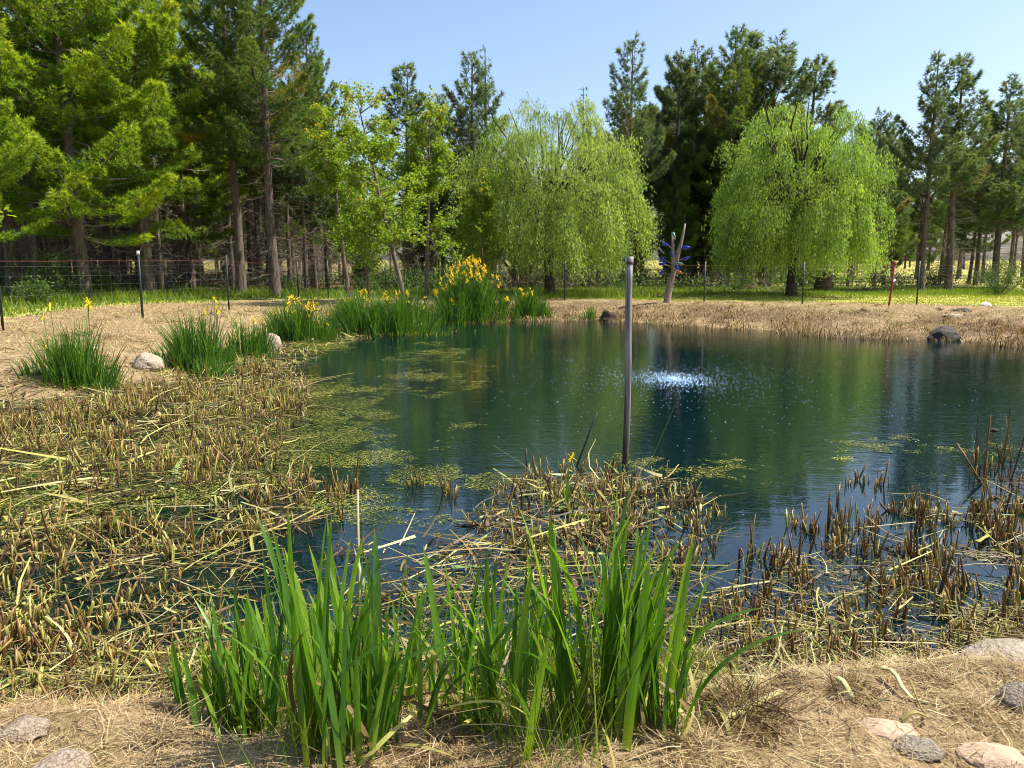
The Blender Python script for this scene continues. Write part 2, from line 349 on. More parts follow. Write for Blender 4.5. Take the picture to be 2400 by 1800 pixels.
POOLS = [(*W(px_, py_)[:2], rx, ry) for px_, py_, rx, ry in ((90, 1420, .75, .16), (400, 1500, .5, .12), (620, 1330, .3, .15), (250, 1330, .5, .12), (820, 1360, .35, .2), (1250, 1330, .22, .18), (1080, 1420, .25, .12), (560, 1130, .5, .25), (300, 1180, .6, .22), (1440, 1250, .3, .2), (1330, 1180, .45, .22), (1560, 1200, .35, .3), (1480, 1350, .3, .18), (1180, 1260, .3, .2))]
def marsh_mask(x, y):
    m = 0
    for q in MARSH: m = np.maximum(m, 1 - sstep(-.25, .25, sdf(q, x, y)))
    for (cx, cy, rx, ry) in POOLS: m = m * sstep(.6, 1.15, np.sqrt(((x - cx) / rx) ** 2 + ((y - cy) / ry) ** 2) + .5 * (fbm(x * 4, y * 4, 88) - .5))
    return m
def terrain(x, y, full=False):
    x = np.asarray(x, float); y = np.asarray(y, float)
    d = sdf(POND, x, y) + .35 * (fbm(x * .9, y * .9, 3) - .5) + .5 * (fbm(x * 2.1, y * 2.1, 13) - .5) * (y < 6)
    w = .9 + 2.4 * np.clip((y - 4) / 18, 0, 1)
    n = fbm(x * 1.3, y * 1.3, 11); nf = fbm(x * 5, y * 5, 23)
    hout = .5 * sstep(0, 1, d / w) + .07 * (n - .5) * sstep(0, 1, d) + .06 * (nf - .5) * np.clip(1 - (d - 4) / 6, .45, 1) + .03 * (fbm(x * 11, y * 11, 29) - .5) * (y < 8)
    hin = -.03 - .8 * sstep(0, 1.2, -d)
    mm = marsh_mask(x, y) * (d < .2)
    hm = -.02 - .055 * (x > -1.2) + .12 * (fbm(x * 1.1, y * 1.5, 31) - .5) + .07 * (nf - .5)
    hin = hin * (1 - mm) + hm * mm
    z = np.where(d > 0, hout + .005, hin)
    z = np.where((d > 0) & (d < .25), hout * (d / .25) + np.where(mm > .3, hm, -.03) * (1 - d / .25), z)
    if full: return z, d, mm
    return z
def axis(segs):
    a = [segs[0][0]]
    for s, e, st in segs:
        n = max(1, int(round((e - s) / st))); a += list(np.linspace(s, e, n + 1)[1:])
    return np.array(a)
gx = axis([(-2500, -400, 300), (-400, -100, 50), (-100, -30, 5), (-30, -8, .4), (-8, 8, .085), (8, 30, .4), (30, 100, 5), (100, 400, 50), (400, 2500, 300)])
gy = axis([(-200, -20, 30), (-20, 0, 2), (0, 2, .1), (2, 9, .065), (9, 32, .2), (32, 60, 1), (60, 200, 10), (200, 3000, 200)])
GX, GY = np.meshgrid(gx, gy); x, y = GX.ravel(), GY.ravel()
z, d, mm = terrain(x, y, True); z = z + np.where(y > 45, .4 * (fbm(x * .05, y * .05, 5) - .5), 0)
S = Soup(); nx_, ny_ = len(gx), len(gy); I = np.arange(nx_ * ny_).reshape(ny_, nx_)
S.add(np.stack([x, y, z], 1), np.stack([I[:-1, :-1], I[:-1, 1:], I[1:, 1:], I[1:, :-1]], -1).reshape(-1, 4))
me = S.mesh('ground', M['ground'], True)
gd = sdf(DRY, x, y)
forest = sstep(33, 38, y + 2 * (fbm(x * .3, y * .3, 9) - .5)) * (1 - .4 * sstep(9, 15, x)) * (1 - .6 * sstep(-3, 2, x)) * (1 - .5 * sstep(75, 95, y))
for nm, arr in (('green', sstep(-.5, 1.2, gd)), ('wet', np.clip(1 - sstep(-.05, .35, d), 0, 1)), ('forest', np.clip(np.maximum(forest, .85 * (d > 0) * (y > 12) * (x > -5) * sstep(7, 1.5, d) * sstep(.3, .55, fbm(x * 1.4, y * 1.4, 72))), 0, 1))):
    a = me.attributes.new(nm, 'FLOAT', 'POINT'); a.data.foreach_set('value', arr.astype(np.float32))
tag(link('ground', me), kind='structure')
S = Soup(); wx, wy = np.meshgrid(np.linspace(-30, 34, 65), np.linspace(1.5, 31, 31)); I = np.arange(65 * 31).reshape(31, 65)
S.add(np.stack([wx.ravel(), wy.ravel(), 0 * wx.ravel()], 1), np.stack([I[:-1, :-1], I[:-1, 1:], I[1:, 1:], I[1:, :-1]], -1).reshape(-1, 4))
tag(link('pond_water', S.mesh('pond_water', M['water'])), kind='structure')
def G(px, py, z0=.3):
    """point on the terrain seen at a pixel"""
    z = z0
    for _ in range(12):
        q = W(px, py, z); z = .5 * z + .5 * max(0.0, float(terrain(np.array([q[0]]), np.array([q[1]]))[0]))
    q = W(px, py, z); return (q[0], q[1], z)
def gz(x, y): return float(terrain(np.array([x]), np.array([y]))[0])

# ------------------------------------------------------------------ trees
def path_bend(P0, P1, K, amp, g):
    t = np.linspace(0, 1, K)[:, None]; P = np.array(P0) * (1 - t) + np.array(P1) * t
    n = g.normal(size=(K, 3)) * amp; n[0] = 0; n[:, 2] *= .3
    return P + np.cumsum(n, 0) * .5
def pine_meshes(name, seed, H, lo, R, ntuft, nl=.20, nw=.035, per=8, mat='pine_mid', dead=40, r0=.22, thin=0.0, lean=.01, spacing=.48, up=0.0):
    g = np.random.default_rng(seed); K = 10
    tr = path_bend((0, 0, -.1), (g.normal() * H * lean, g.normal() * H * lean, H), K, .05, g); tt = np.linspace(0, 1, K)
    def tp(zz):
        u = np.clip(zz / H, 0, 1)
        return np.stack([np.interp(u, tt, tr[:, i]) for i in range(3)], -1)
    St = Soup(); tubes(St, tr[None], (r0 * (1 - tt) ** .8 + .012)[None] * np.where(tt == 0, 1.25, 1), 9)
    # live limbs
    zs = np.arange(lo, H - .15, spacing); Z, A, Ln, El = [], [], [], []
    for zz in zs:
        u = (zz - lo) / (H - lo); nb = g.integers(4, 7) if u < .8 else 4
        a0 = g.uniform(0, 6.28)
        for k in range(nb):
            if g.uniform() < thin: continue
            Z.append(zz + g.normal() * .1); A.append(a0 + k * 6.283 / nb + g.normal() * .25)
            Ln.append(max(.25, R * (1 - u) ** .58 * min(1, .7 + u * 2.2) * g.uniform(.45, 1.15))); El.append((.02 + .75 * u ** 1.3 + up) + g.normal() * .1)
    Z, A, Ln, El = map(np.array, (Z, A, Ln, El)); nbz = len(Z)
    Dh = np.stack([np.cos(A), np.sin(A), 0 * A], 1); Sd = np.stack([-np.sin(A), np.cos(A), 0 * A], 1)
    B0 = tp(Z)
    def bp(i, t):
        L = Ln[i][:, None]; t = t[:, None]
        return B0[i] + Dh[i] * L * t * np.cos(El[i])[:, None] + np.array([0, 0, 1.]) * L * (t * np.sin(El[i])[:, None] - .10 * np.sin(t * 3.1) + .13 * t * t)
    Sb = Soup(); ii = np.arange(nbz); ts = np.linspace(0, 1, 5)
    P = np.stack([bp(ii, np.full(nbz, t)) for t in ts], 1)
    tubes(Sb, P, (Ln * .014 + .008)[:, None] * (1 - .8 * ts)[None], 3)
    # needles in flat plates
    Sc = Soup(); wgt = Ln ** 1.6; wgt /= wgt.sum(); i = g.choice(nbz, ntuft, p=wgt)
    t = g.uniform(.0, 1, ntuft) ** .62; t = .18 + .84 * t
    s = g.choice([-1, 1], ntuft) * g.uniform(0, 1, ntuft) ** .8 * (.42 * Ln[i] * (1.08 - t) + .12)
    # twigs: quantise side offsets so plates break up into fingers
    P = bp(i, t) + Sd[i] * s[:, None] + Dh[i] * (np.abs(s) * .45)[:, None]
    P[:, 2] += g.normal(size=ntuft) * .05 + np.abs(s) * .12
    D = unit(Dh[i] * .7 + Sd[i] * (np.sign(s) * .5)[:, None] + np.array([0, 0, .55]))
    tint = np.clip(.05 + .55 * t * t + .35 * (g.uniform(size=nbz)[i] - .3) + g.normal(size=ntuft) * .12, 0, .93)  # inner crown shade and bright limb tips are put into the needle colour
    tint = np.where(g.uniform(size=nbz)[i] < .04, .97, tint)
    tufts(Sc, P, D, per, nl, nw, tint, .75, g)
    # dead limbs below the crown
    nd = dead
    if nd:
        zz = g.uniform(1.2, lo + (H - lo) * .45, nd); a = g.uniform(0, 6.28, nd); L = g.uniform(.5, 1.9, nd) * min(1, R / 2.5)
        b0 = tp(zz); dh = np.stack([np.cos(a), np.sin(a), g.normal(size=nd) * .25 + .1], 1); bend = np.stack([0 * a, 0 * a, -.2 * np.ones(nd)], 1)
        ts2 = np.linspace(0, 1, 4)
        P = b0[:, None] + dh[:, None] * (L[:, None] * ts2)[:, :, None] + bend[:, None] * (L[:, None] * ts2 ** 2)[:, :, None]
        tubes(Sb, P, np.outer(np.full(nd, .016), 1 - .75 * ts2), 3)
        k = 5; j = np.repeat(np.arange(nd), k); tq = g.uniform(.25, 1, nd * k)
        q = b0[j] + dh[j] * (L[j] * tq)[:, None] + bend[j] * (L[j] * tq ** 2)[:, None]
        ribbons(Sb, q, unit(dh[j] + g.normal(size=(nd * k, 3)) * .7), g.uniform(.2, .7, nd * k), .014, rdir(nd * k, g), nseg=1, tip=.4)
    return (St.mesh(name + '_trunk', M['bark_pine'], True), Sb.mesh(name + '_branches', M['dead']), Sc.mesh(name + '_crown', M[mat]))
def plant_tree(kind, ms, loc, rz=0, s=1.0, sz=None, label='', cat='pine tree', group=None):
    e = empty(kind, loc, label, cat, group, rz); e.scale = (s, s, sz or s)
    link('trunk', ms[0], e); link('branches', ms[1], e); link('crown', ms[2], e)
    return e

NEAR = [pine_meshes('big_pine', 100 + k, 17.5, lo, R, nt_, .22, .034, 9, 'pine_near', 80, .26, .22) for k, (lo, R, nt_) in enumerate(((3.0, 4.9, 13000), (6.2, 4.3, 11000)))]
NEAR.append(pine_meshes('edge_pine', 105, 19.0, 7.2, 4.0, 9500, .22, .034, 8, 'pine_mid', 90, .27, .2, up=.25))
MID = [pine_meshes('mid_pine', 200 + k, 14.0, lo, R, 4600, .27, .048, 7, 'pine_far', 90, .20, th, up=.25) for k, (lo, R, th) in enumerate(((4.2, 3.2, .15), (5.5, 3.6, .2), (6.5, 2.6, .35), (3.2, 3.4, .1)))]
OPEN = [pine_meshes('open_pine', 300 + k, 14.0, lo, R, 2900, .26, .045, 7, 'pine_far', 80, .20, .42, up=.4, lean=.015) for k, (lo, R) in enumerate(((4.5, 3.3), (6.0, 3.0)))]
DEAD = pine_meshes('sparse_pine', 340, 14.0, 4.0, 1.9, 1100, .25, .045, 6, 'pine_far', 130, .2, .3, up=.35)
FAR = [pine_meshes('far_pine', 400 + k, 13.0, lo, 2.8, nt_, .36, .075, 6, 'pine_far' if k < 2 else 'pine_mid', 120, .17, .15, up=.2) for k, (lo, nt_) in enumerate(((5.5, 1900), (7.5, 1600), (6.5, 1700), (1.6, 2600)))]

def ztop(px, py, y): return Wy(px, py, y)[2]
def put_pine(ms, px, d, top, base_h, label, group=None, wide=1.0, kind='white_pine', rz=None):
    x = (px - 1200) / FPX * d * 1.0 / (cp + 0) * cp
    q = Wy(px, 620, d); z0 = .42 if d < 45 else .4
    Hh = ztop(px, top, d) - z0; s = Hh / base_h
    return plant_tree(kind, ms, (q[0], d, z0), random.uniform(0, 6.28) if rz is None else rz, wide * (s if s < 1.2 else s ** .7), s, label, 'pine tree', group)
# forest edge on the left, trunks read from the photograph
put_pine(NEAR[0], -130, 27, -420, 17.5, 'broad yellow-green pine cut off by the left edge of the photo', wide=1.0, rz=.4)
put_pine(NEAR[1], 28, 31, -380, 17.5, 'tall pine just right of the leftmost dark green fence post', rz=2.0)
put_pine(NEAR[0], 192, 31, -330, 17.5, 'wide bright pine with low yellow-green boughs, second thick trunk from the left', wide=1.05, rz=1.1)
put_pine(NEAR[1], 343, 33, -330, 17.5, 'pine with thick pale trunk right behind the second green fence post', wide=1.0, rz=4.0)
put_pine(NEAR[0], 432, 41, -150, 17.5, 'darker pine set back between the two thickest left trunks', rz=5.1)
put_pine(NEAR[2], 562, 36, -180, 19, 'pine with straight dark trunk, left of the bare-trunked pine at the forest corner', rz=.9)
put_pine(NEAR[2], 642, 34.5, -170, 19, 'tall pine at the forest corner with long bare trunk and upswept limbs', wide=1.05, rz=2.6)
put_pine(NEAR[2], 735, 42, 75, 19, 'pine filling the right shoulder of the left forest against the sky', rz=3.9, wide=.95)
put_pine(NEAR[1], 90, 40, -250, 17.5, 'shaded pine behind the leftmost pair of trunks', rz=3.3)
put_pine(NEAR[1], 255, 44, -160, 17.5, 'shaded pine behind the bright low boughs on the left', rz=.3)
# named pines of the middle and right skyline
put_pine(MID[0], 957, 44, 158, 14, 'slim pine left of the dark half-dead pine, behind the leaning young maple', rz=1, wide=1.15)
put_pine(MID[3], 1040, 50, 225, 14, 'lower dark pine shoulder between the two slim pines left of centre', rz=2)
put_pine(MID[3], 1108, 45, 128, 14, 'dark full pine with one bare limb reaching out to the right', rz=2.2, wide=1.05)
put_pine(DEAD, 1142, 47, 108, 14, 'thinly needled grey pine top beside the dark full pine', rz=.7)
put_pine(DEAD, 1368, 48, 205, 14, 'sparse dying pine top showing above the left willow', rz=2.4)
put_pine(OPEN[0], 1466, 44, 96, 14, 'open pine with layered limbs standing right above the left willow', rz=1.4, wide=.95)
put_pine(MID[2], 1568, 47, 122, 14, 'narrow pine left of the tallest centre pine', rz=.2)
put_pine(MID[1], 1628, 50, 112, 14, 'pine squeezed directly left of the tallest centre pine', rz=3.3)
put_pine(NEAR[2], 1700, 46, 62, 19, 'tallest full pine right of centre, between the two willows', rz=5.2, wide=1.0)
put_pine(MID[0], 1735, 49, 80, 14, 'pine crown merging into the right side of the tallest centre pine', rz=1.9, wide=1.2)
put_pine(MID[1], 1800, 47, 92, 14, 'dark pine rising behind the left edge of the right willow', rz=4.4, wide=1.15)
put_pine(OPEN[1], 1868, 48, 140, 14, 'pine with upswept outer limbs above the right willow', rz=.6, wide=1.25)
put_pine(MID[1], 2048, 56, 262, 14, 'small distant pine top just right of the right willow crown', rz=2.9)
put_pine(OPEN[0], 2162, 40, 128, 14, 'tall open pine with thick trunk right of the right willow', rz=3.5, wide=1.0)
put_pine(OPEN[1], 2228, 41, 134, 14, 'tall open pine leaning right, partner of the thick-trunked open pine', rz=5.0, wide=1.1)
put_pine(MID[0], 2335, 44, 190, 14, 'layered pine with flat yellow-green plates near the right edge', rz=4.1, wide=1.2)
put_pine(MID[3], 2290, 49, 290, 14, 'shorter layered pine in front of the right edge group', rz=.1)
put_pine(MID[1], 2412, 46, 222, 14, 'pine cut off by the right edge of the photo', rz=1.6, wide=1.1)

# the plantation behind, tree after tree
TOPX = [-200, 600, 700, 790, 830, 950, 1000, 1100, 1200, 1300, 1400, 1500, 1600, 1850, 1950, 2080, 2150, 2400, 2600]
TOPY = [60, 100, 170, 330, 470, 470, 330, 330, 380, 380, 300, 230, 190, 250, 320, 330, 330, 300, 280]
g = np.random.default_rng(12); placed = []
def bg_row(n, d0, d1, sets, x0, x1, group, label, lo_f=.72, hi=1.0, mind=1.3):
    k = 0; tries = 0
    while k < n and tries < n * 40:
        tries += 1
        px = g.uniform(x0, x1); d = g.uniform(d0, d1)
        if (875 < px < 955 or 1030 < px < 1085) and g.uniform() < .93: continue
        if px > 2110 and d > 62 and g.uniform() < .4: continue
        x = Wy(px, 620, d)[0]
        if any((x - a) ** 2 + (d - b) ** 2 < mind ** 2 for a, b in placed): continue
        placed.append((x, d)); k += 1
        ty = np.interp(px, TOPX, TOPY) + g.uniform(0, 150)
        Hh = ztop(px, ty, d) - .4; Hh = min(Hh, 17.5)
        ms = sets[g.integers(len(sets))]; s = Hh / 13.5
        plant_tree('plantation_pine', ms, (x, d, .4), g.uniform(0, 6.28), min(s, 1.25), s, label, 'pine tree', group)
bg_row(70, 38, 62, FAR[:3] + [MID[2]], -150, 860, 'close-set plantation pines in the left forest', 'straight thin plantation pine in the dense left forest')
bg_row(60, 62, 95, FAR, -150, 900, 'far rows of plantation pines in the left forest', 'thin pine trunk and crown deep inside the left forest')
bg_row(48, 43, 72, FAR + [MID[2]], 900, 1450, 'plantation pines behind the left willow', 'plantation pine showing its dark trunk behind the left willow')
bg_row(62, 46, 76, FAR + [MID[1]], 1450, 2080, 'plantation pines behind the bottle tree and right willow', 'plantation pine between the bottle tree and the right willow')
bg_row(15, 48, 80, [FAR[1], FAR[2], MID[2]], 2080, 2560, 'plantation pines near the right edge', 'slim plantation pine among the right edge trunks')
bg_row(130, 95, 165, [FAR[3], FAR[3], FAR[0]], -200, 2600, 'farthest treeline', 'small far-off pine in the treeline beyond the plantation', mind=2.5)

# ---- willows
def willow(name, seed, H, R, mat, trunk_lean=0.0, sy=1.0, ragged=0.0):
    g = np.random.default_rng(seed); St, Sb, Sc = Soup(), Soup(), Soup()
    t = np.linspace(0, 1, 5)
    tubes(St, path_bend((0, 0, -.1), (trunk_lean, 0, 1.5), 5, .03, g)[None], (.27 - .06 * t)[None] * np.where(t == 0, 1.2, 1), 10)
    nl = 11; a = np.arange(nl) * 2.4 + g.uniform(0, 1); tipz = g.uniform(.72, .97, nl) * H; rr = g.uniform(.2, .8, nl) * R
    tt = np.linspace(0, 1, 8)
    limb = np.zeros((nl, 8, 3))
    limb[:, :, 0] = trunk_lean + (np.cos(a) * rr)[:, None] * tt ** 1.3; limb[:, :, 1] = (np.sin(a) * rr * sy)[:, None] * tt ** 1.3
    limb[:, :, 2] = 1.1 + (tipz - 1.1)[:, None] * tt ** .85
    limb[:, 1:, :2] += g.normal(size=(nl, 7, 2)) * .08
    tubes(Sb, limb, np.outer(g.uniform(.08, .14, nl), 1 - .85 * tt), 6)
    # lobes: secondary limbs end in arching lobes from which strands hang
    nlo = 150; th = g.uniform(0, 6.28, nlo); u = g.uniform(0, 1, nlo) ** .5
    kk_ = np.arange(nlo); sh = kk_ < 118; fz_ = np.where(sh, 1 - (kk_ + .5) / 118 * 1.5, g.uniform(-.6, .8, nlo)); fz_ = np.clip(fz_ + g.normal(size=nlo) * .06, -.55, .99)
    el = np.arcsin(fz_); th = kk_ * 2.39996 + g.normal(size=nlo) * .2; rad_ = np.where(sh, g.uniform(.68, 1.03, nlo), g.uniform(.2, .7, nlo))
    zc = H * .46 + H * .46 * np.sin(el) * rad_; rc = R * np.cos(el) ** .7 * rad_ * .9
    LC = np.stack([np.cos(th) * rc, np.sin(th) * rc * sy, zc], 1); LR = g.uniform(.5, 1.05, nlo) * R / 4.8
    k = np.argmin(((LC[:, None] - limb[None, :, -2]) ** 2).sum(-1), 1)
    st = limb[k, 4]; q = np.linspace(0, 1, 5)[None, :, None]
    sec = st[:, None] * (1 - q) + (LC - [0, 0, .2])[:, None] * q; sec[:, 1:4, 2] += .3 * np.array([.7, 1, .7])
    tubes(Sb, sec, np.outer(np.full(nlo, .028), np.linspace(1, .2, 5)), 4)
    n = 6200; j = g.integers(nlo, size=n); dv = rdir(n, g); dv[:, 2] = np.abs(dv[:, 2]) * .9 - .15
    P0 = LC[j] + dv * LR[j][:, None] * g.uniform(.3, 1.0, n)[:, None]
    ou = P0[:, :2] / (np.linalg.norm(P0[:, :2], axis=1, keepdims=True) + .3)
    floor_ = g.uniform(.7, 1.5, n) + .6 * (vnoise(np.arctan2(ou[:, 1], ou[:, 0]) * 3, P0[:, 2] * 0, seed) - .5)
    L = np.minimum((g.gamma(2.2, .26, n) + .2) * (1 + .9 * (P0[:, 2] < H * .5)), np.maximum(.3, P0[:, 2] - floor_))
    K = 6; tk = np.linspace(0, 1, K); tv = L[:, None] * tk
    out_ = .35 * np.sin(tk * 1.57)[None] * np.minimum(1, L)[:, None]
    Pth = np.zeros((n, K, 3)); Pth[:, :, 0] = P0[:, 0:1] + ou[:, 0:1] * out_; Pth[:, :, 1] = P0[:, 1:2] + ou[:, 1:2] * out_
    Pth[:, :, 2] = P0[:, 2:3] - tv + .12 * np.sin(tk * 3.14)[None]
    ribbons(Sb, P0, unit(Pth[:, -1] - P0), L, .012, rdir(n, g), nseg=2, tip=.5)
    m_ = np.maximum(6, (L / .07)).astype(int); jj = np.repeat(np.arange(n), m_); tq = g.uniform(0, 1, len(jj))
    P = np.stack([np.interp(jj + tq * .9999, (np.arange(n)[:, None] + tk[None] * .9999).ravel(), Pth[:, :, c].ravel()) for c in range(3)], 1)
    P += g.normal(size=P.shape) * .055
    D = unit(np.stack([g.normal(size=len(jj)) * .55, g.normal(size=len(jj)) * .55, -np.ones(len(jj)) * .8], 1))
    tint = np.clip(.6 + .5 * (g.uniform(size=nlo)[j[jj]] - .5) + .25 * (g.uniform(size=n)[jj] - .5) + g.normal(size=len(jj)) * .15, 0, 1)
    leaves(Sc, P, D, g.uniform(.10, .17, len(jj)), .04, tint, g)
    return (St.mesh(name + '_trunk', M['bark_willow'], True), Sb.mesh(name + '_branches', M['bark_willow']), Sc.mesh(name + '_crown', M[mat]))
q = Wy(1285, 690, 35.5); plant_tree('willow_tree', willow('willow_a', 5, 9.0, 4.45, 'willow', -.1), (q[0] + .1, 35.5, .45), 0, 1, 1, 'rounded olive-green willow left of the wooden post, trunk hidden to the knee', 'willow tree')
q = Wy(1855, 690, 34.5); plant_tree('willow_tree', willow('willow_b', 9, 8.7, 3.75, 'willow2', .1), (q[0], 34.5, .45), 1.1, 1, 1, 'rounded fresh-green willow right of the blue bottle tree', 'willow tree')

# ---- young broad-leaved trees
def broad(name, seed, H, R, lo, nleaf, lean=(0, 0), r0=.09, mat='maple', lsize=.11):
    g = np.random.default_rng(seed); St, Sb, Sc = Soup(), Soup(), Soup(); K = 9; t = np.linspace(0, 1, K)
    tr = path_bend((0, 0, -.1), (lean[0], lean[1], H * .96), K, .06, g); tubes(St, tr[None], (r0 * (1 - t) ** .8 + .012)[None], 7)
    nb = 34; zz = g.uniform(lo, H * .95, nb); a = g.uniform(0, 6.28, nb); u = (zz - lo) / (H - lo)
    L = R * (1.05 - u * .75) * g.uniform(.5, 1.1, nb); b0 = np.stack([np.interp(zz, tr[:, 2], tr[:, i]) for i in range(3)], 1)
    D = unit(np.stack([np.cos(a), np.sin(a), .35 + .5 * u + g.normal(size=nb) * .12], 1)); bd = np.stack([0 * a, 0 * a, -.12 + 0 * a], 1)
    tk = np.linspace(0, 1, 5); P = b0[:, None] + D[:, None] * (L[:, None] * tk)[:, :, None] + bd[:, None] * (L[:, None] * tk ** 2)[:, :, None]
    tubes(Sb, P, np.outer(np.full(nb, r0 * .3), 1 - .8 * tk), 4)
    ns = nb * 8; j = g.integers(nb, size=ns); tq = g.uniform(.3, 1, ns); s0 = b0[j] + D[j] * (L[j] * tq)[:, None] + bd[j] * (L[j] * tq ** 2)[:, None]
    sd = unit(D[j] + g.normal(size=(ns, 3)) * .6); sl = g.uniform(.25, .7, ns) * R / 1.8
    ribbons(Sb, s0, sd, sl, .014, rdir(ns, g), nseg=1, tip=.3)
    k = g.integers(ns, size=nleaf); P = s0[k] + sd[k] * (sl[k] * g.uniform(.2, 1.05, nleaf))[:, None] + g.normal(size=(nleaf, 3)) * .07
    tint = np.clip(.45 + .35 * (g.uniform(size=ns)[k] - .5) + g.normal(size=nleaf) * .15 + .25 * (g.uniform(size=nb)[j[k]] - .5), 0, .94)
    tint = np.where((P[:, 2] > H * .82) & (g.uniform(size=nleaf) < .12), 1.0, tint)
    leaves(Sc, P, unit(g.normal(size=(nleaf, 3)) * [1, 1, .5] + [0, 0, -.3]), g.uniform(.6, 1.2, nleaf) * lsize, lsize * .75, tint, g)
    return (St.mesh(name + '_trunk', M['bark_young'], True), Sb.mesh(name + '_branches', M['bark_young']), Sc.mesh(name + '_crown', M[mat]))
YB = broad('leaning_maple', 21, 7.6, 2.2, 2.0, 9500, (-1.6, .2)); YC = broad('maple', 22, 7.4, 2.1, 1.5, 9500, (.5, 0)); YD = broad('small_tree', 23, 4.5, 1.7, .8, 5200, (.1, 0), .05)
def put_broad(ms, px, d, label, s=1, rz=0, cat='young tree'):
    q = Wy(px, 620, d); plant_tree('young_maple', ms, (q[0], d, .45), rz, s, s, label, cat)
put_broad(YB, 948, 28.5, 'leaning young tree with bright yellow-green leaves left of the tall iris mound')
put_broad(YC, 1000, 31, 'upright young tree with orange-tipped new leaves behind the tall iris mound', 1.0, 1.0)
put_broad(YC, 815, 33, 'bright young tree against the sky at the right end of the left forest', 1.05, 3.0)
put_broad(YD, 862, 30, 'small yellow-green sapling with thin trunk behind the wide iris bed', 1.0, 2.0)
put_broad(YB, 850, 38, 'young tree with loose pale leaves right behind the thin sapling', .9, 2.5)
put_broad(YD, 1130, 33, 'low leafy tree at the left skirt of the left willow', 1.1, .5)
put_broad(YD, -190, 17.5, 'leafy branch ends poking in at the left edge of the photo', 1.25, .8)
# ---- shrubs of the forest floor
def shrub_mesh(seed, R, H, n, ls=.08, mat='shrub'):
    g = np.random.default_rng(seed); Sb, Sc = Soup(), Soup(); k = 26; d = rdir(k, g); d[:, 2] = np.abs(d[:, 2]) + .4; d = unit(d) * [R, R, H]
    ts = np.linspace(0, 1, 4); P = d[:, None] * ts[None, :, None]; tubes(Sb, P, np.outer(np.full(k, .012), 1 - .7 * ts), 3)
    j = g.integers(k, size=n); Q = d[j] * g.uniform(.3, 1.05, n)[:, None] + g.normal(size=(n, 3)) * .12; Q[:, 2] = np.abs(Q[:, 2])
    leaves(Sc, Q, rdir(n, g), g.uniform(.6, 1.3, n) * ls, ls * .6, np.clip(g.uniform(size=k)[j] * .6 + g.normal(size=n) * .15 + .2, 0, 1), g)
    return Sb.mesh('shrub_stems', M['dead']), Sc.mesh('shrub_leaves', M[mat])
SH = [shrub_mesh(31, .9, 1.3, 1900), shrub_mesh(32, 1.2, 1.7, 2400), shrub_mesh(33, .7, .9, 1300)]
def put_shrub(px, d, k, s, label, group=None):
    q = Wy(px, 620, d); e = empty('shrub', (q[0], d, .4), label, 'shrub', group, random.uniform(0, 6)); e.scale = (s, s, s)
    link('stems', SH[k][0], e); link('foliage', SH[k][1], e)
put_shrub(110, 30, 1, 1.25, 'leafy dark shrub behind the leftmost stretch of wire fence')
put_shrub(70, 27, 2, 1.2, 'low shrub beside the foot of the leftmost pine trunk')
put_shrub(215, 32, 0, 1.1, 'shrub between the second and third thick trunks from the left')
put_shrub(1062, 31, 0, 1.3, 'pale green shrub directly behind the tall iris mound')
put_shrub(1735, 40, 0, .9, 'bright shrub left of the right willow trunk')
put_shrub(2350, 36, 1, 1.0, 'ragged shrub under the pines at the right edge')
g = np.random.default_rng(77)
for i in range(34):
    px = g.uniform(-60, 1150) if i < 24 else g.uniform(1400, 2500)
    put_shrub(px, g.uniform(36, 60), int(g.integers(3)), g.uniform(.7, 1.3), 'understory shrub among the trunks of the left forest' if i < 24 else 'understory shrub among the trunks right of the left willow',
              'understory shrubs in the left forest' if i < 24 else 'understory shrubs in the right forest')

# ------------------------------------------------------------------ grass, weeds
def scatter(n, x0, x1, y0, y1, g): return g.uniform(x0, x1, n), g.uniform(y0, y1, n)
g = np.random.default_rng(41); S = Soup()
x, y = scatter(52000, -26, 6, 22, 37, g); gdv = sdf(DRY, x, y); k = (gdv > .1) & (g.uniform(size=len(x)) < .25 + .75 * fbm(x * .5, y * .5, 2)); x, y, gdv = x[k], y[k], gdv[k]
hh = (.10 + .34 * sstep(.3, 2.5, gdv) * (.5 + fbm(x * .4, y * .4, 8))) * g.uniform(.5, 1.2, len(x)); n = len(x)
a = g.uniform(0, 6.28, n); D = unit(np.stack([g.normal(size=n) * .25, g.normal(size=n) * .25, np.ones(n)], 1))
ribbons(S, np.stack([x, y, terrain(x, y) - .01], 1), D, hh, g.uniform(.02, .05, n), np.stack([np.cos(a), np.sin(a), 0 * a], 1), np.stack([np.cos(a * 3) * .3, np.sin(a * 3) * .3, -.1 + 0 * a], 1), 2,
        np.clip(.4 + .5 * (fbm(x * .6, y * .6, 6) - .5) + g.normal(size=n) * .2, 0, 1))
tag(link('tall_weeds', S.mesh('tall_weeds', M['grass'])), 'tall green weeds along the foot of the left forest', 'weeds', kind='stuff')
S = Soup(); x, y = scatter(60000, -6, 26, 27, 44, g); gdv = sdf(DRY, x, y); k = gdv > -.1; x, y, gdv = x[k], y[k], gdv[k]; n = len(x)
a = g.uniform(0, 6.28, n); D = unit(np.stack([g.normal(size=n) * .4, g.normal(size=n) * .4, np.ones(n)], 1))
hh = g.uniform(.03, .08, n) + .14 * sstep(33, 37, y) * g.uniform(.3, 1.3, n)
ribbons(S, np.stack([x, y, terrain(x, y) - .01], 1), D, hh, g.uniform(.02, .05, n), np.stack([np.cos(a), np.sin(a), 0 * a], 1), None, 1, np.clip(.72 + .9 * (fbm(x * .4, y * 1.2, 16) - .5) - .35 * sstep(33, 37, y) + g.normal(size=n) * .15, 0, 1))
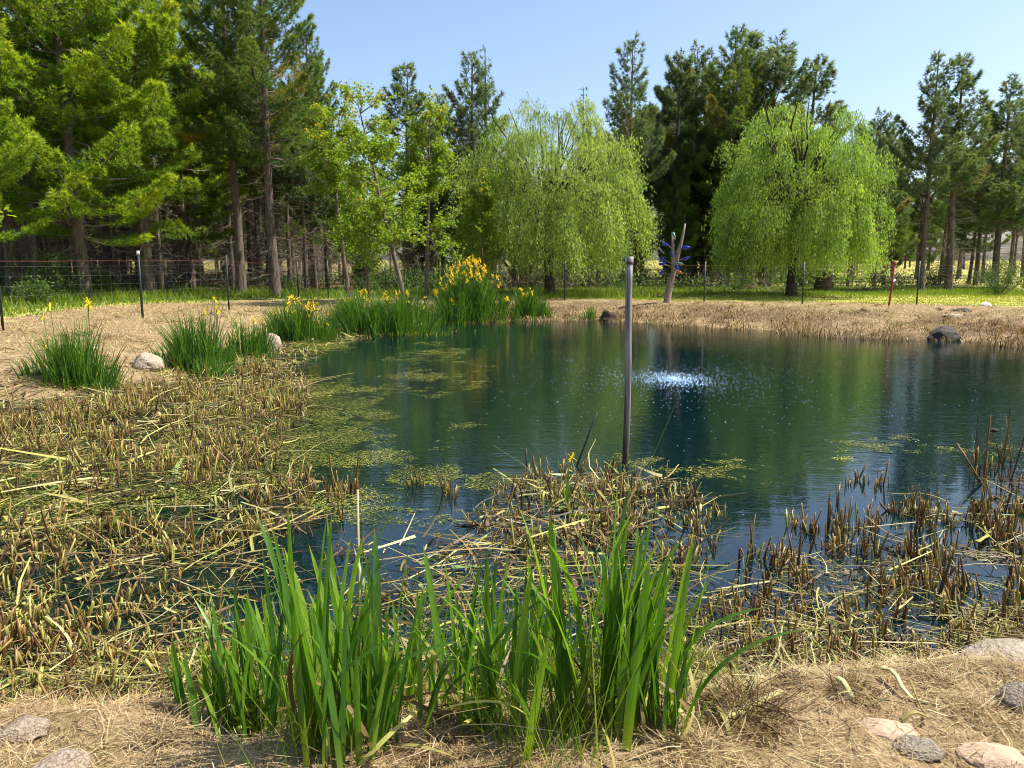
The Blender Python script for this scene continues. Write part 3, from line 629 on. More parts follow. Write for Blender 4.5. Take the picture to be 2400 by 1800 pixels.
tag(link('lawn_grass', S.mesh('lawn_grass', M['grass'])), 'sunlit mown grass strip between pond bank and pines', 'grass', kind='stuff')

g = np.random.default_rng(42); S = Soup(); x, y = scatter(26000, -30, 30, 38, 66, g); k = (g.uniform(size=len(x)) < sstep(.3, .62, fbm(x * .25, y * .25, 201)) * np.where(x > 14, .35, 1)); x, y = x[k], y[k]; n = len(x)
zz_ = .4 + g.uniform(0, 1, n) ** 1.6 * np.where(x < -4, 3.2, 1.0); D = unit(np.stack([g.normal(size=n) * .7, g.normal(size=n) * .7, g.normal(size=n) * .5 + .5], 1))
ribbons(S, np.stack([x, y, zz_], 1), D, g.uniform(.4, 1.3, n), .022, rdir(n, g), g.normal(size=(n, 3)) * .25, 2, .5, .3)
tag(link('dead_undergrowth', S.mesh('dead_undergrowth', M['dead'])), 'tangle of dead grey-brown twigs between the plantation trunks', 'undergrowth', kind='stuff')
S = Soup(); x, y = scatter(60000, -30, 30, 37, 62, g); k = (g.uniform(size=len(x)) < sstep(.38, .66, fbm(x * .3, y * .3, 211)) * .8); x, y = x[k], y[k]; n = len(x)
leaves(S, np.stack([x, y, .4 + g.uniform(0, 1, n) ** 1.3 * (.3 + 1.1 * fbm(x * .5, y * .5, 214))], 1), rdir(n, g), g.uniform(.08, .2, n), .09, np.clip(g.normal(.45, .25, n), 0, 1), g)
tag(link('leafy_undergrowth', S.mesh('leafy_undergrowth', M['shrub'])), 'low leafy green undergrowth on the floor of the wood', 'undergrowth', kind='stuff')

# ------------------------------------------------------------------ dry clippings on the banks
g = np.random.default_rng(43); S = Soup()
x, y = scatter(120000, -5, 5, 1.5, 4.6, g); z, d, mm = terrain(x, y, True); px, py = topix(np.stack([x, y, z], 1))
k = (d > -.12) & (px > -80) & (px < 2480) & (py < 1860) & (fbm(x * 2.2, y * 2.2, 44) > .30 + .08 * g.uniform(size=len(x))); x, y, z = x[k], y[k], z[k]; n = len(x)
a = g.uniform(0, 6.28, n); D = unit(np.stack([np.cos(a), np.sin(a), np.abs(g.normal(size=n)) * .28], 1)); sd = unit(np.cross(D, rdir(n, g) * .35 + [0, 0, 1]))
L = g.gamma(2.2, .016, n) + .012
ribbons(S, np.stack([x, y, z + g.uniform(0, .022, n)], 1), D, L, g.uniform(.0014, .0038, n), sd, g.normal(size=(n, 3)) * [.5, .5, .12], 2, np.clip(.55 + .5 * (fbm(x * 3, y * 3, 4) - .5) + g.normal(size=n) * .2, 0, .97), .5)
tag(link('straw_clippings', S.mesh('straw_clippings', M['straw'])), 'fine dry grass clippings covering the near bank', 'clippings', kind='stuff')
S = Soup(); x, y = scatter(150000, -16, 26, 8, 30, g); z, d, mm = terrain(x, y, True); gdv = sdf(DRY, x, y)
k = (d > -.1) & (gdv < .5); x, y, z, d = x[k], y[k], z[k], d[k]; n = len(x); a = g.uniform(0, 6.28, n)
D = unit(np.stack([np.cos(a), np.sin(a), np.abs(g.normal(size=n)) * .5], 1)); sd = unit(np.cross(D, [0, 0, 1.] + rdir(n, g) * .4))
ribbons(S, np.stack([x, y, z + g.uniform(0, .02, n)], 1), D, g.uniform(.04, .13, n), g.uniform(.008, .018, n), sd, None, 1, np.clip(.55 + .6 * (fbm(x, y, 4) - .5) + g.normal(size=n) * .3, 0, .98), .5)
tag(link('mown_hay', S.mesh('mown_hay', M['straw'])), 'pale mown hay lying on the far and left banks', 'hay', kind='stuff')

g = np.random.default_rng(44); S = Soup(); nc = 900; cx, cy = scatter(nc, -14, 24, 8, 29, g); d_ = sdf(POND, cx, cy); k = (d_ > .1) & (sdf(DRY, cx, cy) < 0) & (g.uniform(size=nc) < sstep(8, .5, d_)); cx, cy = cx[k], cy[k]; nc = len(cx)
kk = 26; i = np.repeat(np.arange(nc), kk); n = len(i); rr = g.uniform(.05, .22, nc)[i]; x = cx[i] + g.normal(size=n) * rr; y = cy[i] + g.normal(size=n) * rr * .7
D = unit(np.stack([g.normal(size=n), g.normal(size=n), np.abs(g.normal(size=n)) * .6], 1))
ribbons(S, np.stack([x, y, terrain(x, y) + g.uniform(0, .06, n)], 1), D, g.uniform(.06, .2, n), g.uniform(.01, .024, n), rdir(n, g), None, 1, np.clip(g.uniform(0, .7, nc)[i] + g.normal(size=n) * .15, 0, 1), .5)
tag(link('matted_hay_clumps', S.mesh('matted_hay_clumps', M['reed'])), 'brown matted hay clumps scattered over the dry banks', 'hay', kind='stuff')

# ------------------------------------------------------------------ cut cattails
def stub_soup(seed):
    g = np.random.default_rng(seed); S = Soup(); K = 4; t = np.linspace(0, 1, K)
    ln = g.normal(size=2) * .1
    P = np.stack([ln[0] * t * t, ln[1] * t * t, t], 1); R = .085 * (1 - .25 * t) * g.uniform(.8, 1.2)
    tubes(S, P[None], R[None], 6, tint=(seed % 10) / 10 + .05, cap=True, squash=g.uniform(.45, .8))
    S.V[-1][-6:, 2] += g.normal(size=6) * .05 + np.linspace(-.06, .06, 6)
    for k in range(3):
        a = g.uniform(0, 6.28); D = np.array([[math.cos(a) * .14, math.sin(a) * .14, 1.]]); p0 = np.array([[math.cos(a) * .06, math.sin(a) * .06, g.uniform(0, .2)]])
        ribbons(S, p0, unit(D), np.array([g.uniform(.4, .9)]), .09, np.array([[-math.sin(a), math.cos(a), 0.]]), np.array([[math.cos(a) * .25, math.sin(a) * .25, -.08]]) * g.uniform(0, 1.4), 2, g.uniform(0, 1), .45)
    return S
STUBS = [stub_soup(500 + k) for k in range(10)]
STUB_ME = [s.mesh('cattail_stub_%d' % k, M['stub']) for k, s in enumerate(STUBS)]
def region(n, poly, g, dens=None):
    xs = [p[0] for p in poly]; ys = [p[1] for p in poly]; x, y = g.uniform(max(min(xs), -14), min(max(xs), 14), n), g.uniform(min(ys), max(ys), n)
    k = sdf(poly, x, y) < 0
    if dens is not None: k &= g.uniform(size=n) < dens(x, y)
    return x[k], y[k]
g = np.random.default_rng(51)
cl = lambda s, f, lo, hi: (lambda x, y: sstep(lo, hi, fbm(x * f, y * f, s, 2)))
RG = {
 'left': (pxpoly([(-250, 980), (60, 960), (300, 915), (520, 880), (640, 858), (715, 880), (730, 930), (690, 1000), (640, 1070), (760, 1140), (700, 1250), (560, 1300), (560, 1420), (500, 1640), (0, 1690), (-250, 1690)]), 13500, cl(61, 2.1, .33, .62)),
 'leftrow': (pxpoly([(760, 1130), (960, 1130), (1080, 1150), (1060, 1190), (900, 1190), (780, 1230)]), 500, cl(62, 2.5, .45, .6)),
 'mid': (pxpoly([(1180, 1140), (1330, 1090), (1560, 1120), (1680, 1180), (1720, 1240), (1640, 1320), (1560, 1440), (1500, 1560), (1280, 1500), (1180, 1300), (1090, 1230)]), 2500, cl(63, 3.4, .42, .6)),
 'right': (pxpoly([(1600, 1330), (1760, 1290), (1900, 1200), (2000, 1120), (2150, 1150), (2350, 1180), (2500, 1180), (2500, 1440), (2250, 1480), (2000, 1520), (1800, 1500), (1680, 1540), (1620, 1420), (1740, 1380)]), 5200, cl(64, 3.2, .36, .62)),
 'rightedge': (pxpoly([(2260, 1080), (2600, 1000), (2600, 1250), (2300, 1200)]), 500, cl(65, 2., .25, .6)),
 'nearshore': (pxpoly([(1550, 1480), (2350, 1420), (2450, 1500), (2200, 1640), (1700, 1690), (1560, 1670)]), 620, cl(66, 3., .3, .6)),
 'nearleft': (pxpoly([(-50, 1440), (500, 1420), (560, 1660), (250, 1730), (-50, 1730)]), 900, cl(67, 3., .3, .6)),
}
ST = []
for key, (poly, n, dens) in RG.items():
    x, y = region(n, poly, g, dens)
    for a, b in zip(x, y):
        hmean = {'left': .17, 'leftrow': .17, 'mid': .13, 'right': .14, 'rightedge': .3, 'nearshore': .11, 'nearleft': .09}[key]
        dd = math.hypot(a, b)
        if key == 'left': hmean = .085 + .09 * min(1, max(0, (dd - 4) / 5))
        hh = hmean * min(2.3, random.lognormvariate(-.08, .42))
        ST.append((a, b, hh, random.uniform(.55, 1.3), key))
for px_, py_, hh in ((1752, 1285, .30), (1755, 1400, .10), (1940, 1240, .27), (1958, 1232, .22), (1975, 1235, .24), (1987, 1228, .27), (2190, 1235, .26), (1735, 1330, .22), (1745, 1335, .2), (1945, 1215, .2), (1965, 1180, .2), (2160, 1200, .16), (2165, 1190, .2), (2068, 1500, .18), (1832, 1530, .24), (1860, 1540, .2), (1975, 1560, .2), (1990, 1555, .24), (1930, 1560, .2), (1950, 1548, .24), (2300, 1600, .13), (2255, 1590, .16), (2170, 1600, .13), (1760, 1530, .2)):
    q = W(px_, py_, 0); ST.append((q[0], q[1], hh, 1.2, 'right'))
SA = np.array([(s[0], s[1], s[2], s[3]) for s in ST]); zz = terrain(SA[:, 0], SA[:, 1]); zz = np.maximum(zz, -.06)
px, py = topix(np.stack([SA[:, 0], SA[:, 1], zz], 1))
vis = (px > -40) & (px < 2440) & (py < 1820); rankv = np.where(vis, SA[:, 2] * SA[:, 3] / np.hypot(SA[:, 0], SA[:, 1]), -1); order = np.argsort(-rankv)
S = Soup()
zone = {'left': ('cut cattail stubs in the left marsh', 'short cut cattail stub standing in the matted left marsh'), 'leftrow': ('cut cattail stubs in the row left of centre', 'dark cut cattail stub in the sparse row at the open water left of centre'),
        'mid': ('cut cattail stubs on the centre mat', 'cut cattail stub on the tangled mat behind the iris leaves'), 'right': ('cut cattail stubs in the right shallows', 'cut cattail stub standing in blue shallow water on the right'),
        'rightedge': ('tall cattail stubs at the right edge', 'tall dark cattail stub in the clump at the right edge'), 'nearshore': ('cut cattail stubs on the near right shore', 'thick tan cattail stub on the near shore right of the irises'),
        'nearleft': ('cut cattail stubs on the near left shore', 'short brown cattail stub in the litter left of the irises')}
one = {}
for r, i in enumerate(order):
    a, b, hh, ww = SA[i]; v = i % 6 if ST[i][4] in ('right', 'rightedge', 'leftrow') else i % 10; lean = np.random.default_rng(i).normal(size=2) * (.26 if ST[i][4] in ('left', 'nearleft', 'mid') else .15); rz = (i * 2.399) % 6.283
    rad = .115 * ww * (1.0 if hh < .2 else .85)
    if r < 290 and vis[i]:
        grp = zone[ST[i][4]][0]; near_ = math.hypot(a, b) < {'left': 5.5, 'mid': 5, 'right': 5, 'rightedge': 7.5, 'leftrow': 6.5, 'nearshore': 4.0, 'nearleft': 3.9}[ST[i][4]]
        hw = np.percentile([t_[2] for t_ in ST if t_[4] == ST[i][4]], 85)
        lab = ('dark brown', 'rusty brown', 'tan', 'yellow-green', 'pale')[v // 2] + (' tall' if hh > hw * 1.2 else ' thick' if ww > 1.1 else ' thin' if ww < .9 else '') + ' cattail stub in the ' + ('nearer' if near_ else 'farther') + ' half of the ' + \
              {'left': ('left-hand', 'middle', 'right-hand')[int(np.clip(px[i] // 260, 0, 2))] + ' left marsh', 'leftrow': 'sparse row left of centre', 'mid': 'tangled mat behind the irises', 'right': ('left-hand', 'middle', 'right-hand')[int(np.clip((px[i] - 1600) // 270, 0, 2))] + ' right shallows', 'rightedge': 'clump at the right edge', 'nearshore': 'near right shore', 'nearleft': 'near left shore'}[ST[i][4]]; o = link('cattail_stub', STUB_ME[v]); tag(o, lab, 'cattail stub', grp)
        o.location = (a, b, zz[i] - .02); o.rotation_euler = (lean[0], lean[1], rz); o.scale = (rad, rad, hh + .02)
    else:
        one.setdefault(v, []).append((a, b, zz[i] - .02, hh + .02, rad, lean[0], lean[1], rz))
for v, L_ in one.items():
    A = np.array(L_); src = STUBS[v]; V = np.concatenate(src.V); n = len(A); cz, sz_ = np.cos(A[:, 7])[:, None], np.sin(A[:, 7])[:, None]
    X = V[None, :, 0] * A[:, 4:5]; Y = V[None, :, 1] * A[:, 4:5]; Z = V[None, :, 2] * A[:, 3:4]
    x2 = X * cz - Y * sz_ + Z * A[:, 6:7]; y2 = X * sz_ + Y * cz - Z * A[:, 5:6]
    P = np.stack([x2 + A[:, 0:1], y2 + A[:, 1:2], Z + A[:, 2:3]], -1)
    T = (np.concatenate(src.T)[None] * .5 + g.uniform(0, .5, (n, 1))); Hh_ = np.tile(np.concatenate(src.H), n)
    off0 = 0
    F4 = [f for f in src.F if f.shape[1] == 4]; F6 = [f for f in src.F if f.shape[1] == 6]
    base = (np.arange(n) * len(V))[:, None, None]
    F4c = (np.concatenate(F4)[None] + base).reshape(-1, 4); F6c = (np.concatenate(F6)[None] + base).reshape(-1, 6)
    S.add(P, F4c, T.ravel(), Hh_); S.F.append(F6c + S.n - n * len(V)); S.M.append(np.zeros(len(F6c), np.int32))
tag(link('cut_cattail_bed', S.mesh('cut_cattail_bed', M['stub'])), 'mass of smaller cut cattail stubs spread over the marsh', 'cattail stubs', kind='stuff')
# far bank stubble
S = Soup(); g = np.random.default_rng(52); x, y = scatter(70000, -8, 24, 14, 29, g); z, d, mm = terrain(x, y, True)
px, py = topix(np.stack([x, y, z], 1))
k = (d > -.35) & (d < 3.6) & (g.uniform(size=len(x)) < sstep(3.6, 1.2, d) * sstep(.25, .6, fbm(x * 1.3, y * 1.3, 71))) & (px > 1050) & (d < 3.6); x, y, z, d = x[k], y[k], z[k], d[k]; n = len(x)
D = unit(np.stack([g.normal(size=n) * .35, g.normal(size=n) * .35, np.ones(n)], 1)); a = g.uniform(0, 3.14, n)
ribbons(S, np.stack([x, y, np.maximum(z, -.03)], 1), D, g.uniform(.05, .24, n) * (1.1 - .2 * d) * (.4 + .9 * fbm(x * 2, y * 2, 73)), g.uniform(.014, .034, n), np.stack([np.cos(a), np.sin(a), 0 * a], 1), None, 1, np.clip(g.normal(.5, .25, n), 0, 1), .7)
tag(link('far_bank_stubble', S.mesh('far_bank_stubble', M['stub_far'])), 'cut reed stubble covering the far bank slope', 'stubble', kind='stuff')

# ------------------------------------------------------------------ fallen reeds
g = np.random.default_rng(53); S = Soup()
def lying(n, poly, g, Lm, wm, zr, tintc=.5, dens=None, tilt=.15, curl=.35, mat=0):
    x, y = region(n, poly, g, dens); n = len(x)
    if n == 0: return
    a = g.vonmises(.5, .5, n) + g.choice([0, math.pi], n); z = np.maximum(terrain(x, y), .0) + g.uniform(0, zr, n) * fbm(x * 2.5, y * 2.5, 81)
    D = unit(np.stack([np.cos(a), np.sin(a), g.normal(size=n) * tilt], 1)); sd = unit(np.cross(D, rdir(n, g) * .6 + [0, 0, 1]))
    L = g.gamma(3, Lm / 3, n); dist = np.hypot(x, y)
    ribbons(S, np.stack([x, y, z + .004], 1), D, L, wm * g.uniform(.4, 1.4, n) * np.clip(dist / 5, .8, 1.6), sd, g.normal(size=(n, 3)) * [curl, curl, .05] - [0, 0, .05], 3, np.clip(tintc + g.normal(size=n) * .33, 0, 1), .5)
LEFT = pxpoly([(-300, 955), (60, 950), (300, 905), (560, 860), (700, 850), (740, 930), (700, 1000), (660, 1070), (780, 1130), (760, 1220), (640, 1300), (760, 1400), (880, 1500), (880, 1720), (0, 1730), (-300, 1700)])
MIDP = pxpoly([(780, 1290), (1000, 1270), (1150, 1180), (1330, 1110), (1560, 1130), (1700, 1200), (1620, 1330), (1600, 1450), (1640, 1600), (1500, 1660), (900, 1680), (800, 1500)])
RGT = pxpoly([(1600, 1400), (1800, 1330), (2000, 1230), (2200, 1180), (2450, 1150), (2500, 1480), (2200, 1560), (1700, 1640), (1560, 1600)])
SHOR = pxpoly([(-100, 1500), (500, 1480), (900, 1600), (1500, 1560), (2450, 1430), (2500, 1590), (2000, 1700), (1500, 1760), (800, 1790), (-100, 1790)])
SBND = pxpoly([(-300, 930), (200, 900), (420, 860), (620, 820), (720, 780), (900, 762), (960, 775), (780, 810), (680, 870), (450, 930), (200, 980), (-300, 1000)])
lying(30000, LEFT, g, .17, .009, .10, .36, cl(91, 1.8, .24, .55), .25, .6)
lying(3500, LEFT, g, .34, .017, .13, .62, cl(97, 1.2, .3, .6), .25, .6)
lying(1600, LEFT, g, .16, .03, .08, .12, cl(98, 3, .4, .6), .4, .9)
lying(5200, MIDP, g, .14, .010, .09, .36, cl(92, 2.6, .44, .62), .28, .9)
lying(900, MIDP, g, .2, .024, .16, .6, cl(98, 2, .4, .6), .3, .9)
lying(900, MIDP, g, .12, .026, .12, .1, cl(99, 2, .4, .6), .4, .9)
RSH = pxpoly([(1550, 1480), (2450, 1420), (2500, 1520), (2200, 1640), (1850, 1700), (1560, 1730)])
lying(4200, RSH, g, .13, .009, .07, .5, cl(111, 3, .35, .6), .25, .7)
lying(700, RSH, g, .10, .022, .06, .25, cl(112, 3, .35, .6), .35, .9)
lying(6500, RGT, g, .12, .008, .07, .34, cl(93, 2.8, .36, .6), .25, .7)
lying(700, RGT, g, .10, .020, .06, .1, cl(93, 2.8, .36, .6), .35, .9)
lying(22000, SHOR, g, .10, .006, .05, .46, cl(94, 2.4, .25, .6), .18, .5)
lying(1200, SHOR, g, .10, .018, .05, .35, cl(95, 3, .35, .6), .3, .8)
SAND = pxpoly([(-100, 1560), (2500, 1470), (2500, 1850), (-100, 1850)])
lying(5000, SAND, g, .07, .0045, .02, .5, cl(101, 3.5, .42, .62), .12, .5)
lying(2200, SAND, g, .05, .010, .02, .12, cl(102, 4, .4, .62), .3, .7)
lying(260, SAND, g, .16, .008, .02, .66, None, .06, .3)
lying(6000, SBND, g, .25, .016, .06, .55, None, .3)
tag(link('fallen_reed_litter', S.mesh('fallen_reed_litter', M['reed'])), 'tangle of cut and fallen reed leaves over marsh and shore', 'reed litter', kind='stuff')
# large single stalks
def stalk_mesh(name, seed, straight=False):
    g = np.random.default_rng(seed); S = Soup(); K = 8; t = np.linspace(0, 1, K)
    bx = 0 if straight else g.normal() * .16; kink = g.uniform(.3, .7); kk = 0 if straight else g.normal() * .3
    P = np.stack([t, bx * t * t + kk * np.clip(t - kink, 0, 1), .03 * np.sin(t * 6 + g.uniform(0, 3)) * (0 if straight else 1)], 1)
    tubes(S, P[None], (np.ones(K) * (1 - .45 * t))[None], 6, tint=g.uniform(.35, .95), cap=True, squash=.5)
    V = S.V[0]; c = np.repeat(P, 6, 0); S.V[0] = (c + (V - c) * .013).astype(np.float32)
    S.H[0][:] = .6 + .4 * S.H[0]
    return S.mesh(name, M['reed'])
STK = [stalk_mesh('fallen_stalk_%d' % k, 700 + k, k < 4) for k in range(12)]
def put_stalk(x, y, L, rz, tilt=0.0, fat=1.0, k=None, lab='fallen reed stalk', grp=None, zup=.01):
    k = random.randrange(12) if k is None else k
    z1, z2 = gz(x, y), gz(x + math.cos(rz) * L, y + math.sin(rz) * L); z1, z2 = max(0, z1), max(0, z2)
    o = link('fallen_stalk', STK[k], loc=(x, y, z1 + zup)); o.rotation_euler = (random.uniform(-.4, .4), -math.atan2(z2 - z1, L) - tilt, rz); o.scale = (L, L * fat, L * fat)
    tag(o, lab, 'reed stalk', grp); return o
g = np.random.default_rng(54); cnt = 0
for poly, n, grp, lab in ((LEFT, 150, 'long fallen stalks in the left marsh', 'long fallen reed stalk lying across the left marsh'), (MIDP, 50, 'fallen stalks on the centre mat', 'fallen reed stalk on the tangled mat behind the irises'),
                          (RGT, 48, 'fallen stalks in the right shallows', 'fallen reed stalk floating among the stubs on the right'), (SHOR, 45, 'fallen stalks on the near shore', 'fallen reed stalk on the near shore litter')):
    x, y = region(n * 8, poly, g)
    for a, b in list(zip(x, y))[:n]:
      L_ = g.uniform(.2, .62); k_ = random.randrange(12); put_stalk(a, b, L_, g.vonmises(.5, .8) + (math.pi if g.uniform() < .5 else 0), g.uniform(-.02, .16), g.uniform(.8, 1.5), k_, ('straight ' if k_ < 4 else 'bent ') + ('long ' if L_ > .48 else 'short ' if L_ < .33 else '') + ('far ' if b > 5.5 else 'near ') + lab.replace('long ', ''), grp, g.uniform(.01, .05))
def stalk_px(a, b, lab, fat=1.0, k=0, z=.03, cat='reed stalk', mat=None, name='fallen_stalk'):
    A, B = G(*a), G(*b); A = Vector(A) + Vector((0, 0, z)); B = Vector(B) + Vector((0, 0, z)); d = B - A; L = d.length
    o = link(name, STK[k], loc=A); o.rotation_euler = (0, -math.asin(d.z / L), math.atan2(d.y, d.x)); o.scale = (L, fat, fat); tag(o, lab, cat); return o
stalk_px((235, 1405 + 140), (805 * .985, 1560 + 25), 'long yellow-green reed stalk kinked across the lower left litter', .95, 5)
stalk_px((110, 1605), (360, 1570 + 60), 'yellow-green reed piece under the long kinked stalk, lower left', .95, 4)
stalk_px((385, 1655), (1180 * .72, 1672), 'thin straight grey stick lying left of the iris leaves', .35, 1)
stalk_px((0, 1245), (190, 1210), 'thick pale stick at the left edge across the marsh', 1.1, 2)
stalk_px((105, 1150), (205, 1212), 'pale stick meeting the thick pale stick at the left', .8, 3)
stalk_px((2060, 1580), (2250, 1545), 'pale straight stick lying on the near right shore between stubs', .8, 0)
stalk_px((1700, 1700), (1830, 1636), 'pale thick stick on the shore right of the iris leaves', 1.7, 1)
stalk_px((2070, 1590), (2195, 1690), 'brown broken stalk lying on the sand at lower right', 1.0, 9)
stalk_px((1960, 1625), (2050, 1680), 'green leaf blade lying on the sand at lower right', 1.2, 6)
stalk_px((2110, 1708), (2230, 1690), 'flat green leaf above the pinkish stone', .9, 7)
stalk_px((1090, 1760), (1290, 1600), 'dry brown stick leaning through the iris leaves', .8, 2, .1)
stalk_px((2290, 1290), (2390, 1262), 'green-yellow cut reed fan at the right edge', 1.2, 5, .05)
stalk_px((2285, 1292), (2355, 1205), 'upright green-yellow reed blade of the fan at the right edge', 1.2, 4, .05)

# ------------------------------------------------------------------ floating algae
g = np.random.default_rng(55); S = Soup(); x, y = scatter(1100000, -9, 9, 4.2, 20, g)
d = sdf(POND, x, y); P = np.zeros(len(x))
for (cx, cy, rx, ry, w) in ((700, 1045, 190, 55, 1.), (640, 960, 190, 90, .75), (880, 950, 170, 120, .42), (520, 1100, 260, 90, .85), (840, 1075, 120, 40, .65), (1000, 1120, 140, 30, .75), (1150, 1130, 110, 22, .8), (980, 880, 200, 130, .3),
                            (1280, 1130, 120, 30, .45), (1650, 1100, 190, 45, .38), (1480, 1080, 160, 30, .35), (2250, 1060, 200, 40, .42), (2100, 1050, 180, 50, .3), (1900, 1110, 160, 25, .25), (760, 800, 110, 22, .8), (950, 775, 130, 12, .9), (1250, 760, 160, 8, .5), (200, 1150, 320, 150, .7),
                            (100, 1030, 300, 60, .6), (800, 1180, 160, 50, .6), (1550, 1200, 120, 40, .5), (1900, 1350, 250, 70, .22), (2200, 1330, 220, 80, .3)):
    c0 = W(cx, cy); rx_ = rx / FPX * math.hypot(c0[1], 2.1); ry_ = abs(W(cx, cy - ry)[1] - W(cx, cy + ry)[1]) / 2
    P = np.maximum(P, w * np.exp(-((x - c0[0]) / rx_) ** 2 - ((y - c0[1]) / ry_) ** 2))
nz = .62 * fbm(x * 1.7, y * 1.5, 95, 4) + .38 * fbm(x * 7, y * 9, 96, 3); k = (d < .05) & (g.uniform(size=len(x)) < .95 * sstep(.74 - .6 * P, .92 - .6 * P, nz + .25 * P)) & (P > .04)
x, y = x[k], y[k]; n = len(x); a = g.uniform(0, 6.28, n); D = np.stack([np.cos(a), np.sin(a), g.normal(size=n) * .05], 1)
leaves(S, np.stack([x, y, g.uniform(.003, .014, n)], 1), D, g.gamma(2, .009, n) + .006, g.uniform(.004, .016, n), np.clip(.45 + 1.1 * (fbm(x * 2, y * 2, 99) - .5) + g.normal(size=n) * .25, 0, 1), g, nrm=np.tile([[0, 0, 1.]], (n, 1)) + g.normal(size=(n, 3)) * .12)
print('algae', n)
tag(link('floating_algae', S.mesh('floating_algae', M['algae'])), 'yellow-green algae and duckweed floating in drifts on the pond', 'algae', kind='stuff')

# ------------------------------------------------------------------ aerator bubbles
g = np.random.default_rng(56); n = 3800; r = np.where(g.uniform(size=n) < .5, np.abs(g.normal(size=n)) * .55, np.abs(g.normal(size=n)) * 2.1); a = g.uniform(0, 6.28, n)
bx, by = AER[0] + np.cos(a) * r * 1.15, AER[1] + np.sin(a) * r * 1.5; k = sdf(POND, bx, by) < -1; bx, by, r = bx[k], by[k], r[k]; n = len(bx); S = Soup()
oct_ = np.array([(1, 0, 0), (0, 1, 0), (-1, 0, 0), (0, -1, 0), (0, 0, .8)], float); s_ = g.uniform(.0025, .007, n) * np.where(r < .6, 1.3, 1)
V = np.stack([bx, by, 0 * bx + .001 + .02 * np.exp(-r * 3) * g.uniform(0, 1, n)], 1)[:, None] + oct_[None] * s_[:, None, None]
F = (np.array([(0, 1, 4), (1, 2, 4), (2, 3, 4), (3, 0, 4)])[None] + (np.arange(n) * 5)[:, None, None]).reshape(-1, 3); S.add(V, F)
tag(link('aerator_bubbles', S.mesh('aerator_bubbles', M['spray'])), 'white boil of bubbles and droplets from the aerator right of the post', 'bubbles', kind='stuff')

# ------------------------------------------------------------------ irises in the foreground (every leaf a piece)
def blade_mesh(name, seed, droop):
    g = np.random.default_rng(seed); S = Soup(); K = 11; t = np.linspace(0, 1, K)
    x = droop * t ** 2.4; z = t - .35 * abs(droop) * t ** 3; tw = g.normal() * .35
    w = .5 * np.interp(t, [0, .15, .5, .85, .96, 1], [.75, .92, 1, .7, .3, .02]); fold = .28
    V = []
    for i in range(K):
        a = tw * t[i]; ca, sa = math.cos(a), math.sin(a); wob = .05 * math.sin(t[i] * 7 + seed)
        for sgn, off in ((-1, 0), (0, fold), (1, 0)): V.append((x[i], (sgn * w[i] * ca - off * w[i] * sa + wob), z[i], (sgn * w[i] * sa + off * w[i] * ca)))
    V = np.array(V)   # x,z in lengths; columns 1 and 3 in widths
    return V, t
def make_blade(L, wd, droop, seed):
    V, t = blade_mesh('b', seed, droop); P = np.stack([V[:, 0] * L + V[:, 3] * wd, V[:, 1] * wd, V[:, 2] * L], 1); S = Soup(); K = len(t)
    F = [(3 * i + j, 3 * i + j + 1, 3 * i + j + 4, 3 * i + j + 3) for i in range(K - 1) for j in range(2)]
    S.add(P, F, tint=np.full(len(P), np.random.default_rng(seed).uniform(0, 1)), h=np.repeat(t, 3)); return S
BL = [make_blade(1.0, .027 + .005 * (k % 3), dr * .8, 900 + k) for k, dr in enumerate([0, .04, .08, .1, .14, .2, .05, .3, .12, .45, .03, .07, .16, .7, .02, .1, .25, .06, .09, .18])]
BL_ME = [b.mesh('iris_blade_%d' % k, M['iris'], True) for k, b in enumerate(BL)]
DEAD_ME = []
for k in range(5):
    b_ = make_blade(1.0, .02, [.9, 1.1, .5, .8, 1.3][k], 950 + k); b_.T = [np.full_like(b_.T[0], [.35, .5, .7, .3, .6][k])]; DEAD_ME.append(b_.mesh('dead_blade_%d' % k, M['reed'], True))
def iris_plant(px_, py_, n, Lm, lean, label, g, spread=.09):
    q = G(px_, py_); e = empty('iris_plant', q, label, 'iris plant', 'sword-leaved irises in the foreground')
    for i in range(n):
        o = link('leaf', BL_ME[int(g.integers(len(BL_ME)))] if g.uniform() > .06 else BL_ME[int(g.choice([7, 9, 16, 18]))], e)
        u = g.uniform(-1, 1); L = Lm * g.uniform(.5, 1.12) * (1 - .15 * abs(u))
        o.location = (u * spread * 1.0, g.normal() * spread * .7, -.03)
        tiltx = lean * .6 + u * .10 + g.normal() * .06; tilty = g.normal() * .10
        # droop direction follows the lean; faces turned at random about the leaf's own axis
        rz = (0 if tiltx > 0 else math.pi) + g.normal() * .7
        R = Matrix.Rotation(tiltx, 4, 'Y') @ Matrix.Rotation(tilty, 4, 'X') @ Matrix.Rotation(rz, 4, 'Z')
        o.rotation_euler = R.to_euler(); wsc = g.uniform(.65, 1.1) * min(1, .55 + L * .6); o.scale = (L if L < .7 else .8 * L, wsc, L)
    for i in range(int(g.integers(2, 6))):
        o = link('dead_leaf', DEAD_ME[int(g.integers(5))], e); L = Lm * g.uniform(.25, .6); o.location = (g.normal() * spread, g.normal() * spread * .8, .0); o.rotation_euler = (g.normal() * .5, g.normal() * .5, g.uniform(0, 6.28)); o.scale = (L, .8, L)
    return e
g = np.random.default_rng(57)
